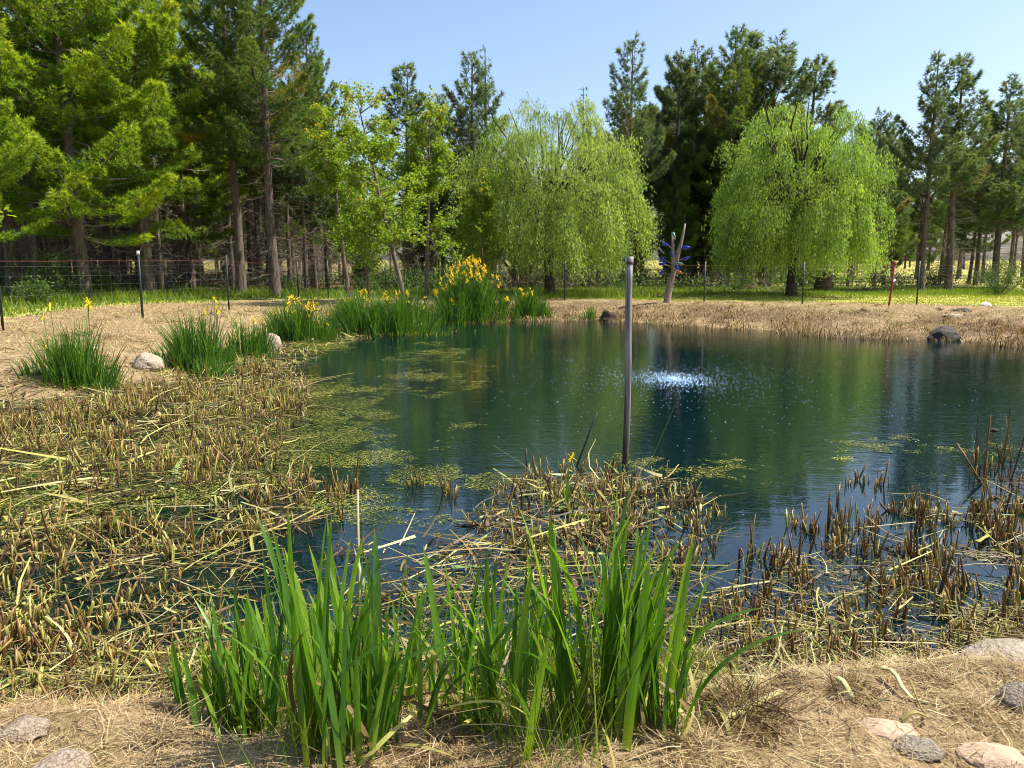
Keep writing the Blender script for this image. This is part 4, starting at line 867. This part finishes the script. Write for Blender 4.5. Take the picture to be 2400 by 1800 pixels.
IR = [(545, 1725, 9, .60, -.08, 'leftmost iris plant of the foreground clump, low leaves leaning left'), (610, 1750, 11, .72, -.08, 'iris plant second from the left, leaves arching up and left'),
      (670, 1725, 11, .80, -.14, 'tall iris plant at the left shoulder of the foreground clump'), (745, 1765, 12, .86, -.14, 'front iris plant with pale yellow-green leaf bases, left of the bamboo stake'),
      (800, 1700, 12, .80, -.02, 'iris plant behind the bamboo stake'), (870, 1740, 10, .74, .03, 'iris plant just right of the bamboo stake'), (920, 1680, 11, .74, .05, 'iris plant at the dip in the middle-left of the clump'),
      (1000, 1660, 8, .50, .0, 'short iris plant in the low gap of the clump'), (1080, 1680, 10, .66, .08, 'iris plant left of centre above the bare sand'), (1150, 1650, 12, .80, .06, 'tall iris plant at the centre of the clump'),
      (1225, 1660, 11, .66, .10, 'iris plant crossing leaves right of the centre'), (1300, 1640, 8, .58, .0, 'small iris plant beside the leafy weed'), (1360, 1680, 13, .88, -.02, 'tallest iris plant with broad leaves below the wooden post'),
      (1420, 1700, 12, .84, .02, 'tall iris plant directly right of the tallest one'), (1490, 1680, 11, .72, .10, 'iris plant near the right end with leaves leaning right'), (1540, 1690, 9, .70, .05, 'rightmost iris plant with leaves leaning slightly right'),
      (1450, 1620, 8, .62, .05, 'iris plant half hidden behind the right tall ones'), (700, 1640, 8, .66, -.05, 'iris plant half hidden behind the left tall ones')]
IR += [(480, 1690, 7, .42, -.12, 'low iris plant with leaves splayed over the straw at the far left of the clump'), (640, 1650, 8, .74, -.08, 'rear iris plant at the left shoulder of the clump'), (950, 1720, 8, .6, -.08, 'front iris plant left of the sandy gap'),
       (1190, 1720, 9, .72, -.04, 'front iris plant at the centre of the clump'), (1260, 1600, 8, .7, .04, 'rear iris plant behind the leafy weed'), (1520, 1620, 9, .8, .06, 'rear iris plant near the right end of the clump'), (1580, 1710, 6, .36, .05, 'splayed low iris leaves at the far right of the clump'), (830, 1790, 8, .6, .1, 'low front iris plant right of the pale leaf bases')]
for (a, b, n, L, ln, lab) in IR: iris_plant(a, b, int(n * 1.35) + 5, L * 1.02, ln * .6, lab, g)
# thin meadow grass between the irises
S = Soup(); n = 1500; u = g.uniform(0, 1, n); pxs = 460 + 1180 * u; cc = [G(p, 1690 + 60 * math.sin(p / 90)) for p in np.linspace(460, 1640, 40)]
X = np.interp(pxs, np.linspace(460, 1640, 40), [c[0] for c in cc]) + g.normal(size=n) * .05; Y = np.interp(pxs, np.linspace(460, 1640, 40), [c[1] for c in cc]) + g.normal(size=n) * .16 + .08
D = unit(np.stack([g.normal(size=n) * .3, g.normal(size=n) * .3, np.ones(n)], 1)); a = g.uniform(0, 6.28, n)
ribbons(S, np.stack([X, Y, terrain(X, Y) - .01], 1), D, g.gamma(4, .075, n), g.uniform(.002, .007, n), np.stack([np.cos(a), np.sin(a), 0 * a], 1), np.stack([np.cos(a + 1) * .5, np.sin(a + 1) * .5, -.2 + 0 * a], 1) * g.uniform(0, 1, (n, 1)), 4, np.clip(g.normal(.5, .3, n), 0, 1), .15)
tag(link('meadow_grass', S.mesh('meadow_grass', M['grass'])), 'thin grass blades growing between the foreground irises', 'grass', kind='stuff')
# leafy weeds
def weed(px_, py_, H, n, label, seed):
    g = np.random.default_rng(seed); q = G(px_, py_); e = empty('leafy_weed', q, label, 'weed'); Sb, Sl = Soup(), Soup(); k = 7
    d = unit(np.stack([g.normal(size=k) * .25, g.normal(size=k) * .25, np.ones(k)], 1)); L = H * g.uniform(.6, 1, k)
    ts = np.linspace(0, 1, 5); tubes(Sb, d[:, None] * (L[:, None] * ts)[:, :, None], np.outer(np.full(k, .0028), 1 - .6 * ts), 4)
    j = g.integers(k, size=n); P = d[j] * (L[j] * g.uniform(.25, 1, n))[:, None]; a = g.uniform(0, 6.28, n); D = unit(np.stack([np.cos(a), np.sin(a), g.uniform(-.3, .6, n)], 1))
    leaves(Sl, P, D, g.uniform(.03, .065, n), .018, np.clip(g.normal(.6, .2, n), 0, 1), g)
    link('stem', Sb.mesh('weed_stem', M['shrub']), e); link('leaves', Sl.mesh('weed_leaves', M['maple']), e)
weed(1290, 1560, .5, 190, 'leafy yellow-green weed growing among the foreground irises', 1)
weed(1390, 1600, .4, 120, 'low leafy weed at the foot of the tallest iris', 2)
weed(1120, 1720, .2, 60, 'small leafy sprig at the sandy gap in the irises', 3)
weed(590, 1750, .22, 70, 'small sprig at the left foot of the foreground irises', 4)

# ------------------------------------------------------------------ iris beds on the left and far bank
FL = Soup(); gq = np.random.default_rng(58)
for k in range(6):
    a = k * 1.047; dn = (.1 if k % 2 else 1.0)
    D = unit(np.array([[math.cos(a), math.sin(a), .9 if k % 2 else .1]]))
    ribbons(FL, np.zeros((1, 3)), D, np.array([.05]), .034, np.array([[-math.sin(a), math.cos(a), 0.]]), np.array([[0, 0, -.7 if not k % 2 else .2]]), 3, .3 + .1 * k, .6, base_w=.4)
FL_ME = FL.mesh('iris_flower', M['petal']); STEM = Soup(); tubes(STEM, np.array([[(0, 0, 0), (0, 0, .5), (0, 0, 1)]]), np.array([[.006, .005, .004]]), 5, tint=.5); STEM_ME = STEM.mesh('flower_stem', M['iris_far'])
def iris_bed(px_, py_, rx, ry, H, n, flowers, label, seed, wl=.028, extra=None, mound=0.0, fscale=1.05):
    Hf = H; H = H * (1.62 if mound == 0 else 1.15); n = int(n * 1.7)
    g = np.random.default_rng(seed); q = G(px_, py_); e = empty('iris_clump', q, label, 'iris clump', 'yellow flag irises round the pond'); S = Soup()
    x, y = np.clip(g.normal(size=n) * .55, -1.2, 1.2) * rx, g.normal(size=n) * ry * .5; x += .12 * rx * np.sin(x * 9 + seed); z = np.array([terrain(x + q[0], y + q[1])])[0] - q[2]
    u = x / rx; f = np.clip(1 - .5 * (u * u + (y / ry) ** 2), .3, 1)
    D = unit(np.stack([u * .15 + g.normal(size=n) * .13, y / ry * .12 + g.normal(size=n) * .12, np.ones(n)], 1)); a = g.uniform(0, 3.14, n)
    L = H * f * (.7 + .6 * vnoise(x * 3.5 / (.4 + rx * .3), y * 2, seed)) * g.uniform(.5, 1.08, n)
    ribbons(S, np.stack([x, y, np.maximum(z, -.02 - q[2] + 0 * z) + g.uniform(0, mound, n) * f], 1), D, L, wl * g.uniform(.6, 1.2, n), np.stack([np.cos(a), np.sin(a), 0 * a], 1), np.stack([D[:, 0] * .6, D[:, 1] * .6, -.12 + 0 * a], 1), 4, np.clip(g.normal(.42, .2, n), 0, .9), .1, power=2)
    nd = n // 5; x, y = g.normal(size=nd) * rx * .55, g.normal(size=nd) * ry * .55; a = g.uniform(0, 6.28, nd)
    ribbons(S, np.stack([x, y, 0 * x], 1), unit(np.stack([np.cos(a) * .8, np.sin(a) * .8, .5 + 0 * a], 1)), g.uniform(.1, .35, nd) * H, wl * .7, np.stack([-np.sin(a), np.cos(a), 0 * a], 1), np.tile([[0, 0, -.4]], (nd, 1)), 2, np.full(nd, .97), .3)
    b = link('leaves', S.mesh('iris_clump_leaves', M['iris_far']), e); tag(b, kind='stuff')
    for i in range(flowers):
        if extra and i < len(extra): fx, fz, dy = extra[i]
        else:
            fx = np.clip(g.normal() * .5, -1, 1) * rx; dy = g.normal() * ry * .45; fz = (Hf * 1.2 + mound * .7) * (1 - .45 * (fx / rx) ** 2) * g.uniform(.72, 1.15)
        s = link('stem', STEM_ME, e, (fx * .8, dy, 0)); s.scale = (1, 1, fz); s.rotation_euler = (0, math.atan2(fx * .2, fz), 0)
        for c in range(1 if g.uniform() < .6 else 2):
            fl = link('flower', FL_ME, e, (fx + g.normal() * .02 * (c > 0), dy, fz - .06 * c)); fl.rotation_euler = (g.normal() * .3, g.normal() * .3, g.uniform(0, 6)); k_ = fscale * g.uniform(.8, 1.3); fl.scale = (k_, k_, k_)
    return e
iris_bed(178, 905, .55, .4, .80, 420, 5, 'green iris clump with a few tall yellow flowers nearest the left edge', 601, .022, [(-.42, 1.12, 0), (-.36, 1.28, .1), (.26, 1.38, .1), (.32, 1.33, 0), (-.38, .62, -.1)])
iris_bed(470, 868, .62, .5, .88, 480, 4, 'iris clump left of the pale boulders with three high yellow blooms', 602, .024, [(.35, 1.35, 0), (.38, 1.22, 0), (.12, 1.12, .1), (.4, 1.1, 0)])
iris_bed(500, 885, .35, .3, .35, 120, 0, 'low yellowing iris shoots at the water side of the boulder', 603, .022)
iris_bed(588, 830, .45, .4, .62, 260, 1, 'small iris clump mixed with dry brown stems left of the leaning boulder', 604, .024)
iris_bed(695, 800, .85, .6, .85, 620, 34, 'dense iris clump crowded with yellow flowers right of the leaning boulder', 605, .026)
iris_bed(795, 770, .35, .4, .75, 160, 2, 'narrow iris tuft at the left end of the wide bed', 606, .026)
iris_bed(895, 782, 1.5, .7, .95, 1300, 26, 'wide dark green iris bed with scattered yellow flowers at the far left water edge', 607, .03)
iris_bed(955, 762, .8, .6, .9, 420, 8, 'right half of the wide iris bed with fewer flowers', 608, .03)
iris_bed(1105, 752, 1.25, .9, 1.15, 1500, 95, 'tall mounded iris clump crowned with masses of yellow flowers', 609, .032, mound=.8, fscale=1.15)
iris_bed(1060, 757, .6, .5, .75, 420, 3, 'dark lower shoulder of the mounded iris clump, without many blooms', 610, .03)
iris_bed(1232, 745, .45, .4, .95, 300, 14, 'small upright iris clump with yellow tops right of the mound', 611, .03)
iris_bed(1268, 742, .4, .4, .5, 140, 2, 'low sparse iris shoots right of the small upright clump', 612, .028)
iris_bed(1385, 730, .5, .3, .35, 90, 0, 'short green shoots on the far bank near the old stump', 613, .026)
# orange-tipped spent iris in the middle of the reeds
q = G(1330, 1200, .05); e = empty('iris_plant', q, 'single iris with orange-tipped leaf standing on the centre mat', 'iris plant')
for k, (L, t1, t2) in enumerate(((.48, .05, .1), (.42, -.12, 0), (.5, .12, -.1))):
    o = link('leaf', BL_ME[[2, 5, 1][k]], e); o.rotation_euler = (t2, t1, k * 1.3); o.scale = (L, .7, L)
fl = link('flower', FL_ME, e, (.03, 0, .47)); fl.scale = (.9, .9, .9); tag(fl, 'wilted orange bloom')
# dry brown stems beside the small iris clump
for i in range(14):
    q = G(540 + 6.5 * i + random.uniform(-5, 5), 828 + random.uniform(-6, 8)); o = link('dead_reed', STK[i % 4], loc=q); L = random.uniform(.45, .85)
    o.rotation_euler = (random.uniform(-.1, .1), -math.pi / 2 + random.uniform(-.1, .1), random.uniform(0, 6)); o.scale = (L, 1.3, 1.3)
    tag(o, 'upright dead brown reed left of the leaning boulder', 'dead reed', 'dead reeds beside the small iris clump')

# ------------------------------------------------------------------ rocks
def rock(name, loc, size, mat, label, seed, sink=.3, rz=0.0, amp=.35, flat=1.0):
    import bmesh
    bm = bmesh.new(); bmesh.ops.create_icosphere(bm, subdivisions=4, radius=1.0); o0 = Vector((seed * 3.7, seed * 1.3, 0))
    for v in bm.verts:
        n = v.co.normalized(); f = 1 + amp * (mnoise.noise(n * 1.1 + o0)) + amp * .45 * mnoise.noise(n * 2.6 + o0) + amp * .14 * mnoise.noise(n * 7 + o0)
        v.co = n * f
        for pn in ((.3, .8, .5), (-.7, .1, .7), (.6, -.5, .6), (0, -.9, .3), (.9, .2, .1)):
            p_ = Vector(pn).normalized(); dd = v.co.dot(p_) - (.78 + .12 * math.sin(seed + pn[0] * 9))
            if dd > 0: v.co -= p_ * dd * .8
    for f in bm.faces: f.smooth = True
    me = bpy.data.meshes.new(name); bm.to_mesh(me); bm.free(); me.materials.append(M[mat])
    o = link(name, me, None, (loc[0], loc[1], loc[2] + size[2] * (1 - sink) - size[2] * .4)); o.scale = size; o.rotation_euler = (0, 0, rz); tag(o, label, 'rock'); return o
rock('boulder', G(348, 862), (.31, .24, .2), 'stone', 'pale rounded boulder between the two left iris clumps', 1, .3)
rock('boulder', G(640, 825), (.22, .2, .34), 'stone', 'pale leaning boulder standing at the left water edge', 2, .25, .5)
rock('boulder', G(2212, 797), (.42, .33, .28), 'stone_dark', 'dark boulder half in the water at the far right bank', 3, .35)
rock('rock', G(2252, 730, .5), (.36, .2, .09), 'stone_dark', 'upper dark flat rock on the far right bank', 4, .4)
rock('rock', G(2232, 741, .5), (.34, .2, .07), 'stone_grey', 'lower flat grey rock on the far right bank', 5, .4)
rock('rock', G(2310, 716, .5), (.2, .15, .1), 'white', 'small white stone at the foot of the fence near the right edge', 6, .3)
rock('rock', G(2370, 1540), (.22, .16, .05), 'stone_grey', 'large flat grey stone at the right edge of the near shore', 7, .4, .3)
rock('rock', G(2085, 1715), (.105, .08, .035), 'stone_pink', 'smooth pinkish stone sunk in the straw at lower right', 8, .6, 0, .2)
rock('rock', G(2150, 1755), (.085, .07, .03), 'stone_grey', 'small grey-green stone right below the pinkish one', 9, .45)
rock('rock', G(2335, 1775), (.11, .08, .035), 'stone_pink', 'low tan stone near the lower right corner', 10, .7, 0, .2)
rock('rock', G(2400, 1650), (.08, .07, .055), 'stone_grey', 'rounded stone cut by the right edge', 11, .3)
rock('rock', G(60, 1715), (.085, .07, .035), 'stone', 'pale stone in the straw under the kinked reed at lower left', 12, .45)
rock('rock', G(150, 1795), (.09, .08, .03), 'stone', 'pale stone at the bottom left edge of the photo', 13, .45)
rock('rock', G(990, 768), (.22, .15, .11), 'stone', 'small pale stone at the waterline left of the iris mound', 14, .4)
rock('rock', G(725, 800), (.2, .16, .09), 'stone', 'small stone on the bank right of the flowering clump', 15, .4)
rock('rock', G(2330, 1010, .0), (.05, .05, .03), 'stone_dark', 'dark lump floating among weeds at the right edge', 16, .3)

# dry tufts on the near straw
def dry_tuft(px_, py_, R, n, label, seed, mat='straw', tc_=.3):
    g = np.random.default_rng(seed); q = G(px_, py_); S = Soup(); a = g.uniform(0, 6.28, n); rr = R * g.uniform(0, 1, n) ** .7
    P = np.stack([np.cos(a) * rr, np.sin(a) * rr, g.uniform(-.01, .03, n) * (1.2 - rr / R) + .35 * R * (1 - (rr / R) ** 2) * g.uniform(0, 1, n)], 1)
    D = unit(np.stack([np.cos(a) * .6 + g.normal(size=n) * .5, np.sin(a) * .6 + g.normal(size=n) * .5, np.abs(g.normal(size=n)) * .6], 1))
    ribbons(S, P, D, g.gamma(3, R * .16, n), g.uniform(.0018, .005, n), unit(np.cross(D, rdir(n, g))), g.normal(size=(n, 3)) * [.6, .6, .2] - [0, 0, .3], 3, np.clip(tc_ + g.normal(size=n) * .2, 0, 1), .4)
    tag(link('dry_tuft', S.mesh('dry_tuft', M[mat]), None, q), label, 'dry grass tuft')
dry_tuft(1735, 1680, .17, 900, 'large dark brown matted tuft on the straw right of the irises', 1, 'reed', .22)
dry_tuft(2000, 1625, .09, 300, 'rusty frayed tuft above the pinkish stone', 2, 'reed', .3)
dry_tuft(1860, 1605, .07, 220, 'small brown tuft at the near right shore', 3, 'reed', .3)
dry_tuft(2180, 1600, .08, 220, 'frayed tan tuft among the stubs of the near right shore', 4, 'straw', .4)
dry_tuft(2290, 1680, .10, 260, 'straw tuft right of the pinkish stone', 5, 'straw', .5)
dry_tuft(380, 1720, .09, 260, 'straw tuft left of the low iris leaves', 6, 'straw', .6)
dry_tuft(260, 1640, .08, 200, 'brown litter tuft below the kinked reed stalk', 7, 'reed', .35)
dry_tuft(1020, 1740, .12, 420, 'straw heap in front of the sandy gap in the irises', 8, 'straw', .5)
dry_tuft(1560, 1570, .12, 420, 'coiled pale reed heap right behind the irises', 9, 'reed', .6)
dry_tuft(1640, 1770, .12, 420, 'golden straw heap at the bottom right of the irises', 10, 'straw', .6)
dry_tuft(1650, 1560, .14, 520, 'tangled pale reed heap between irises and the right stubs', 12, 'reed', .62)
dry_tuft(1700, 1610, .10, 320, 'low coil of yellow reed leaves left of the dark tuft', 13, 'reed', .6)
dry_tuft(1480, 1500, .13, 420, 'pale reed heap seen through the right iris leaves', 14, 'reed', .55)
dry_tuft(420, 1600, .13, 420, 'brown litter heap at the left foot of the marsh', 15, 'reed', .3)
dry_tuft(120, 1640, .12, 360, 'tan litter heap above the lower left stones', 16, 'reed', .45)
dry_tuft(2450, 1150, .35, 500, 'dark debris mound at the right edge of the shallows', 11, 'reed', .15)

# ------------------------------------------------------------------ stumps, logs, dark mound
def stump(px_, d, r, h, label, cat='stump'):
    S = Soup(); g = np.random.default_rng(int(px_)); t = np.linspace(0, 1, 5); tubes(S, np.array([[(0.02 * i, 0, h * i / 4) for i in range(5)]]), (r * (1.2 - .25 * t))[None] * g.uniform(.9, 1.1, 5), 11, cap=True)
    S.V[0][-11:, 2] += g.normal(size=11) * h * .12; q = Wy(px_, 620, d)
    o = link('tree_stump', S.mesh('tree_stump', M['stump']), None, (q[0], d, gz(q[0], d) - .04)); tag(o, label, cat); return o
stump(1428, 27.3, .26, .28, 'short brown stump on the far bank left of the bottle tree')
stump(1750, 41, .36, 1.3, 'tall dark broken stump behind the right willow skirt, left of its trunk')
stump(1932, 39, .42, .9, 'dark upturned stump under the right side of the right willow')
def log(a, b, d, r, label, mat='snag', z=.1):
    A, B = Wy(a, 620, d), Wy(b, 620, d + .5); P = np.array([[(A[0] + (B[0] - A[0]) * u, d + .5 * u, .45 + r * .6 + z * u + .03 * math.sin(u * 9)) for u in np.linspace(0, 1, 7)]])
    S = Soup(); tubes(S, P, (r * (1 - .5 * np.linspace(0, 1, 7)))[None], 8, cap=True); o = link('fallen_log', S.mesh('fallen_log', M[mat]), None); tag(o, label, 'log')
log(1710, 1850, 37, .07, 'pale fallen log in the grass left of the right willow trunk')
log(1850, 2060, 39, .12, 'brown fallen log behind the right willow trunk', 'stump')
log(555, 700, 27.6, .05, 'grey pole lying on the dry bank behind the flowering iris clumps')
log(1175, 1260, 37, .08, 'pale log behind the small upright iris clump')

# ------------------------------------------------------------------ fence
FP = [(8, 775), (335, 748), (537, 727), (700, 706), (770, 699), (905, 697), (1030, 700), (1323, 704), (1650, 708), (1880, 713), (2148, 714), (2500, 722)]
fe = empty('wire_fence', (0, 0, 0), 'wire mesh fence on green steel posts running behind the pond bank', 'fence')
base = []
def tpost(loc, h, r, mat='steel_green', top='white'):
    S = Soup(); z = loc[2]
    def bx(x0, x1, y0, y1, z0, z1):
        V = [(a, b, c) for c in (z0, z1) for b in (y0, y1) for a in (x0, x1)]
        S.add(np.array(V) + np.array(loc), [(0, 1, 3, 2), (4, 6, 7, 5), (0, 4, 5, 1), (2, 3, 7, 6), (0, 2, 6, 4), (1, 5, 7, 3)])
    bx(-r, r, -r * .25, 0, -.15, h); bx(-r * .18, r * .18, 0.0005, r * 1.2, -.15, h)
    for k in range(int(h / .12)): bx(-r * .35, r * .35, -r * .5, -r * .2501, .1 + k * .12, .13 + k * .12)
    p = link('post', S.mesh('fence_post', M[mat]), fe)
    if top:
        S = Soup(); bx(-r * 1.1, r * 1.1, -r * .6, r * .9, h + .001, h + .10); link('post_cap', S.mesh('post_cap', M[top]), p)
for i, (a, b) in enumerate(FP):
    q = G(a, b, .5); h = 1.75 if i < 3 else 1.55; base.append((Vector(q), h)); tpost(q, h, .032 if i < 2 else .028, top='white' if i in (0, 1) else None)
Lx = Vector(base[0][0]) + Vector((-1.5, -5, 0)); pts = [(Lx, 1.75)] + base
for k in range(8):
    f = (k + .3) / 7.6; Pt = []
    for j in range(len(pts) - 1):
        A, hA = pts[j]; B, hB = pts[j + 1]
        for u in (0, .33, .66): P = A.lerp(B, u); Pt.append((P.x, P.y - .04, P.z + (hA * (1 - u) + hB * u) * (f if k < 7 else .9) + .01 * math.sin(j * 3 + u * 5 + k)))
    P = np.array(Pt); S = Soup(); seg = np.stack([P[:-1], P[1:]], 1); tubes(S, seg, np.full((len(seg), 2), .0012 if k < 7 else .0018), 4)
    link('wire', S.mesh('wire', M['wire'] if k < 7 else M['wire_red']), fe)
S = Soup()
for j in range(len(pts) - 1):
    A, hA = pts[j]; B, hB = pts[j + 1]; n = max(2, int((B - A).length / .3))
    for u in np.arange(1, n) / n:
        P = A.lerp(B, float(u)); tubes(S, np.array([[(P.x, P.y - .04, P.z + .03), (P.x, P.y - .04, P.z + hA * .8)]]), np.full((1, 2), .0012), 3)
tag(link('wire_stay', S.mesh('wire_stay', M['wire']), fe), kind='stuff')
# red post
q = G(2088, 718, .5); e = empty('red_steel_post', q, 'red rusty steel post with a white clip standing on the far right bank', 'post')
S = Soup(); tubes(S, np.array([[(-.08, 0, -.1), (-.03, 0, .6), (.02, 0, 1.45)]]), np.array([[.034, .036, .034]]), 8, cap=True); link('shaft', S.mesh('red_shaft', M['steel_red'], True), e)
S = Soup(); tubes(S, np.array([[(.02, 0, 1.4501), (.03, 0, 1.52)]]), np.array([[.055, .05]]), 8, cap=True); tubes(S, np.array([[(-.1, 0, .83), (.03, -.02, .90)]]), np.array([[.03, .03]]), 6, cap=True); link('bracket', S.mesh('red_bracket', M['steel_red']), e)
S = Soup(); tubes(S, np.array([[(.0, -.05, .84), (.06, -.05, .93)]]), np.array([[.035, .03]]), 8, cap=True); link('clip', S.mesh('white_clip', M['white']), e)

# ------------------------------------------------------------------ wooden post in the pond
q = W(1463, 1088, 0); topz = 2.13
e = empty('wooden_pond_post', (q[0], q[1], -.3), 'weathered grey wooden post standing in the pond at the centre', 'post')
S = Soup(); K = 14; t = np.linspace(0, 1, K); g = np.random.default_rng(5)
P = np.stack([.012 * np.sin(t * 5) + .02 * t, .006 * np.sin(t * 9), t * (topz + .26)], 1); tubes(S, P[None], (.0335 + .0008 * g.normal(size=K))[None], 12, cap=True)
link('shaft', S.mesh('pond_post_shaft', M['post_wood'], True), e)
S = Soup(); z1 = topz + .26; x1 = P[-1][0]; tubes(S, np.array([[(x1, 0, z1 - .03), (x1, 0, z1 + .0), (x1, 0, z1 + .045)]]), np.array([[.037, .039, .0365]]), 14, cap=True); link('cap', S.mesh('pond_post_cap', M['post_wood']), e)
# thin stakes
def rodpx(a, b, y, r, mat, name, label, cat):
    A, B = Wy(*a, y), Wy(*b, y); S = Soup(); A = np.array(A); B = np.array(B); c = A.copy(); tubes(S, np.array([[(0, 0, 0), tuple((B - A) * .5), tuple(B - A)]]), np.full((1, 3), r), 7, cap=True)
    o = link(name, S.mesh(name, M[mat], True), None, tuple(c)); tag(o, label, cat); return o
yb = G(842, 1650)[1]; rodpx((846, 1655), (838, 1148), yb, .0055, 'bamboo', 'bamboo_stake', 'thin dry bamboo stake upright among the left iris leaves', 'stake')
rodpx((1352, 1092), (1400, 965), W(1352, 1092)[1], .009, 'black', 'leaning_rod', 'thin black rod leaning out of the reeds left of the wooden post', 'rod')
rodpx((1234, 1118), (1233, 1052), W(1234, 1110)[1], .008, 'black', 'thin_rod', 'short dark upright rod in the water left of the leaning rod', 'rod')

# ------------------------------------------------------------------ bottle tree
BY = 29.3; b0 = Wy(1562, 707, BY); zb = gz(b0[0], BY)
e = empty('snag_tree', (b0[0], BY, zb), 'bleached leaning snag hung with blue glass bottles', 'dead tree')
def rel(px_, py_, dy=0): q = Wy(px_, py_, BY); return np.array([q[0] - b0[0], dy, q[2] - zb])
S = Soup(); P = np.array([rel(1562, 712), rel(1566, 690), rel(1571, 665), rel(1577, 645), rel(1582, 625)]); P[0][2] = -.1; tubes(S, P[None], np.array([[.14, .125, .12, .105, .095]]), 10); link('trunk', S.mesh('snag_trunk', M['snag'], True), e)
def limb(pts, r0, r1, name='limb'):
    S = Soup(); P = np.array(pts); tubes(S, P[None], np.linspace(r0, r1, len(P))[None], 7, cap=True); link(name, S.mesh('snag_limb', M['snag'], True), e)
limb([rel(1581, 632), rel(1588, 600), rel(1596, 572), rel(1602, 545), rel(1606, 524)], .10, .03)
limb([rel(1580, 628), rel(1577, 600), rel(1577, 575), rel(1575, 545)], .09, .03)
BT = [(1557, 573, .15, 'blue', 'cobalt bottle on the upper left twig of the snag'), (1607, 580, -.05, 'blue', 'large cobalt bottle on the upper right of the snag'), (1552, 608, -.7, 'blue', 'cobalt bottle slanting at the mid left of the snag'), (1550, 618, -.3, 'blue', 'cobalt bottle just under the slanting one'),
      (1550, 637, -.8, 'blue', 'lowest cobalt bottle on the left of the snag'), (1575, 598, 1.3, 'blue', 'cobalt bottle close against the snag fork'), (1606, 605, -.4, 'blue', 'thin cobalt bottle at the mid right of the snag'), (1586, 628, .9, 'blue', 'cobalt bottle low beside the trunk on the right'),
      (1593, 638, .4, 'amber', 'amber bottle at the lower right of the snag'), (1592, 618, .2, 'greenglass', 'pale green bottle at the right of the snag'), (1578, 552, 1.2, 'greenglass', 'pale clear bottle near the top of the snag')]
def bottle_mesh(mat):
    S = Soup(); z = np.array([0, .01, .19, .23, .26, .33, .335]); r = np.array([.03, .062, .062, .045, .02, .018, .024])
    tubes(S, np.stack([0 * z, 0 * z, z - .15], 1)[None], r[None], 10, cap=True); return S.mesh('bottle_' + mat, M[mat], True)
BM_ = {k: bottle_mesh(k) for k in ('blue', 'amber', 'greenglass')}
for i, (a, b, an, mt, lab) in enumerate(BT):
    r = rel(a, b, -.22 + .1 * (i % 3)); o = link('glass_bottle', BM_[mt], None, (b0[0] + r[0], BY + r[1], zb + r[2])); o.rotation_euler = (.2, math.pi / 2 + an, 0); k_ = .85 if i != 1 else 1.05; o.scale = (k_, k_, k_); tag(o, lab, 'bottle', 'glass bottles on the snag')
    tr0 = P_ = rel(1580 if a > 1575 else 1577, b + 12); limb([tr0, (tr0 + r) / 2 + np.array([0, 0, .03]), r], .018, .010, 'twig')

# ------------------------------------------------------------------ garden figure
q = G(824, 716, .4); e = empty('garden_figurine', q, 'small garden figurine with red-brown hat and grey-blue robe beside the wide iris bed', 'figurine')
def lathe(name, prof, mat, off=(0, 0, 0), sq=.8):
    S = Soup(); pr = np.array(prof); tubes(S, np.stack([0 * pr[:, 1] + off[0], 0 * pr[:, 1] + off[1], pr[:, 1] + off[2]], 1)[None], pr[:, 0][None], 14, cap=True, squash=sq); return link(name, S.mesh('figurine_' + name, M[mat], True), e)
lathe('base', [(.11, -.05), (.12, 0), (.115, .05), (.10, .06)], 'stone_dark')
lathe('robe', [(.10, .061), (.105, .12), (.085, .25), (.095, .34), (.075, .41), (.035, .44)], 'statue_grey')
lathe('head', [(.02, .435), (.05, .46), (.066, .50), (.06, .55), (.045, .58)], 'statue_skin')
lathe('hat', [(.10, .555), (.11, .57), (.075, .60), (.07, .65), (.045, .69), (.01, .70)], 'statue_red')
S = Soup()
for s in (-1, 1): tubes(S, np.array([[(s * .08, 0, .38), (s * .11, -.03, .30), (s * .03, -.085, .27)]]), np.array([[.03, .026, .02]]), 8, cap=True)
link('arms', S.mesh('figurine_arms', M['statue_grey'], True), e)
ORD = ['first', 'second', 'third', 'fourth', 'fifth', 'sixth', 'seventh', 'eighth', 'ninth', 'tenth', 'eleventh', 'twelfth', 'thirteenth', 'fourteenth', 'fifteenth', 'sixteenth', 'seventeenth', 'eighteenth', 'nineteenth', 'twentieth']
LM = [(-200, 'the left edge of the photo'), (192, 'the wide bright pine'), (343, 'the pale trunk behind the second fence post'), (642, 'the corner pine with bare trunk'), (815, 'the bright young tree at the forest corner'), (948, 'the leaning young tree'),
      (1108, 'the dark pine with the bare limb'), (1285, 'the left willow trunk'), (1466, 'the open pine above the wooden post'), (1580, 'the bottle tree'), (1700, 'the tallest centre pine'), (1855, 'the right willow trunk'), (2088, 'the red steel post'), (2228, 'the open pine leaning right'), (2335, 'the layered pine')]
bins = {}
for o in list(C.objects):
    if o.parent is None and o.name.startswith(('plantation_pine', 'shrub')) and o.get('group'):
        px_ = float(topix([[o.location[0], o.location[1], 2]])[0][0]); k_ = max([i for i, (a, b) in enumerate(LM) if a <= px_] or [0]); dpt = o.location[1]
        row = 'front' if dpt < 50 else 'middle' if dpt < 66 else 'back' if dpt < 95 else 'farthest'
        bins.setdefault((k_, row, o.name.split('.')[0]), []).append((px_, o))
for (k_, row, nm), L_ in bins.items():
    for i, (px_, o) in enumerate(sorted(L_, key=lambda t: t[0])):
        if i < len(ORD): o['label'] = f"{ORD[i]} {row}-row {'shrub' if nm == 'shrub' else 'thin pine'} right of {LM[k_][1]}"
print('triangles', sum(len(m.polygons) * 2 for m in bpy.data.meshes))
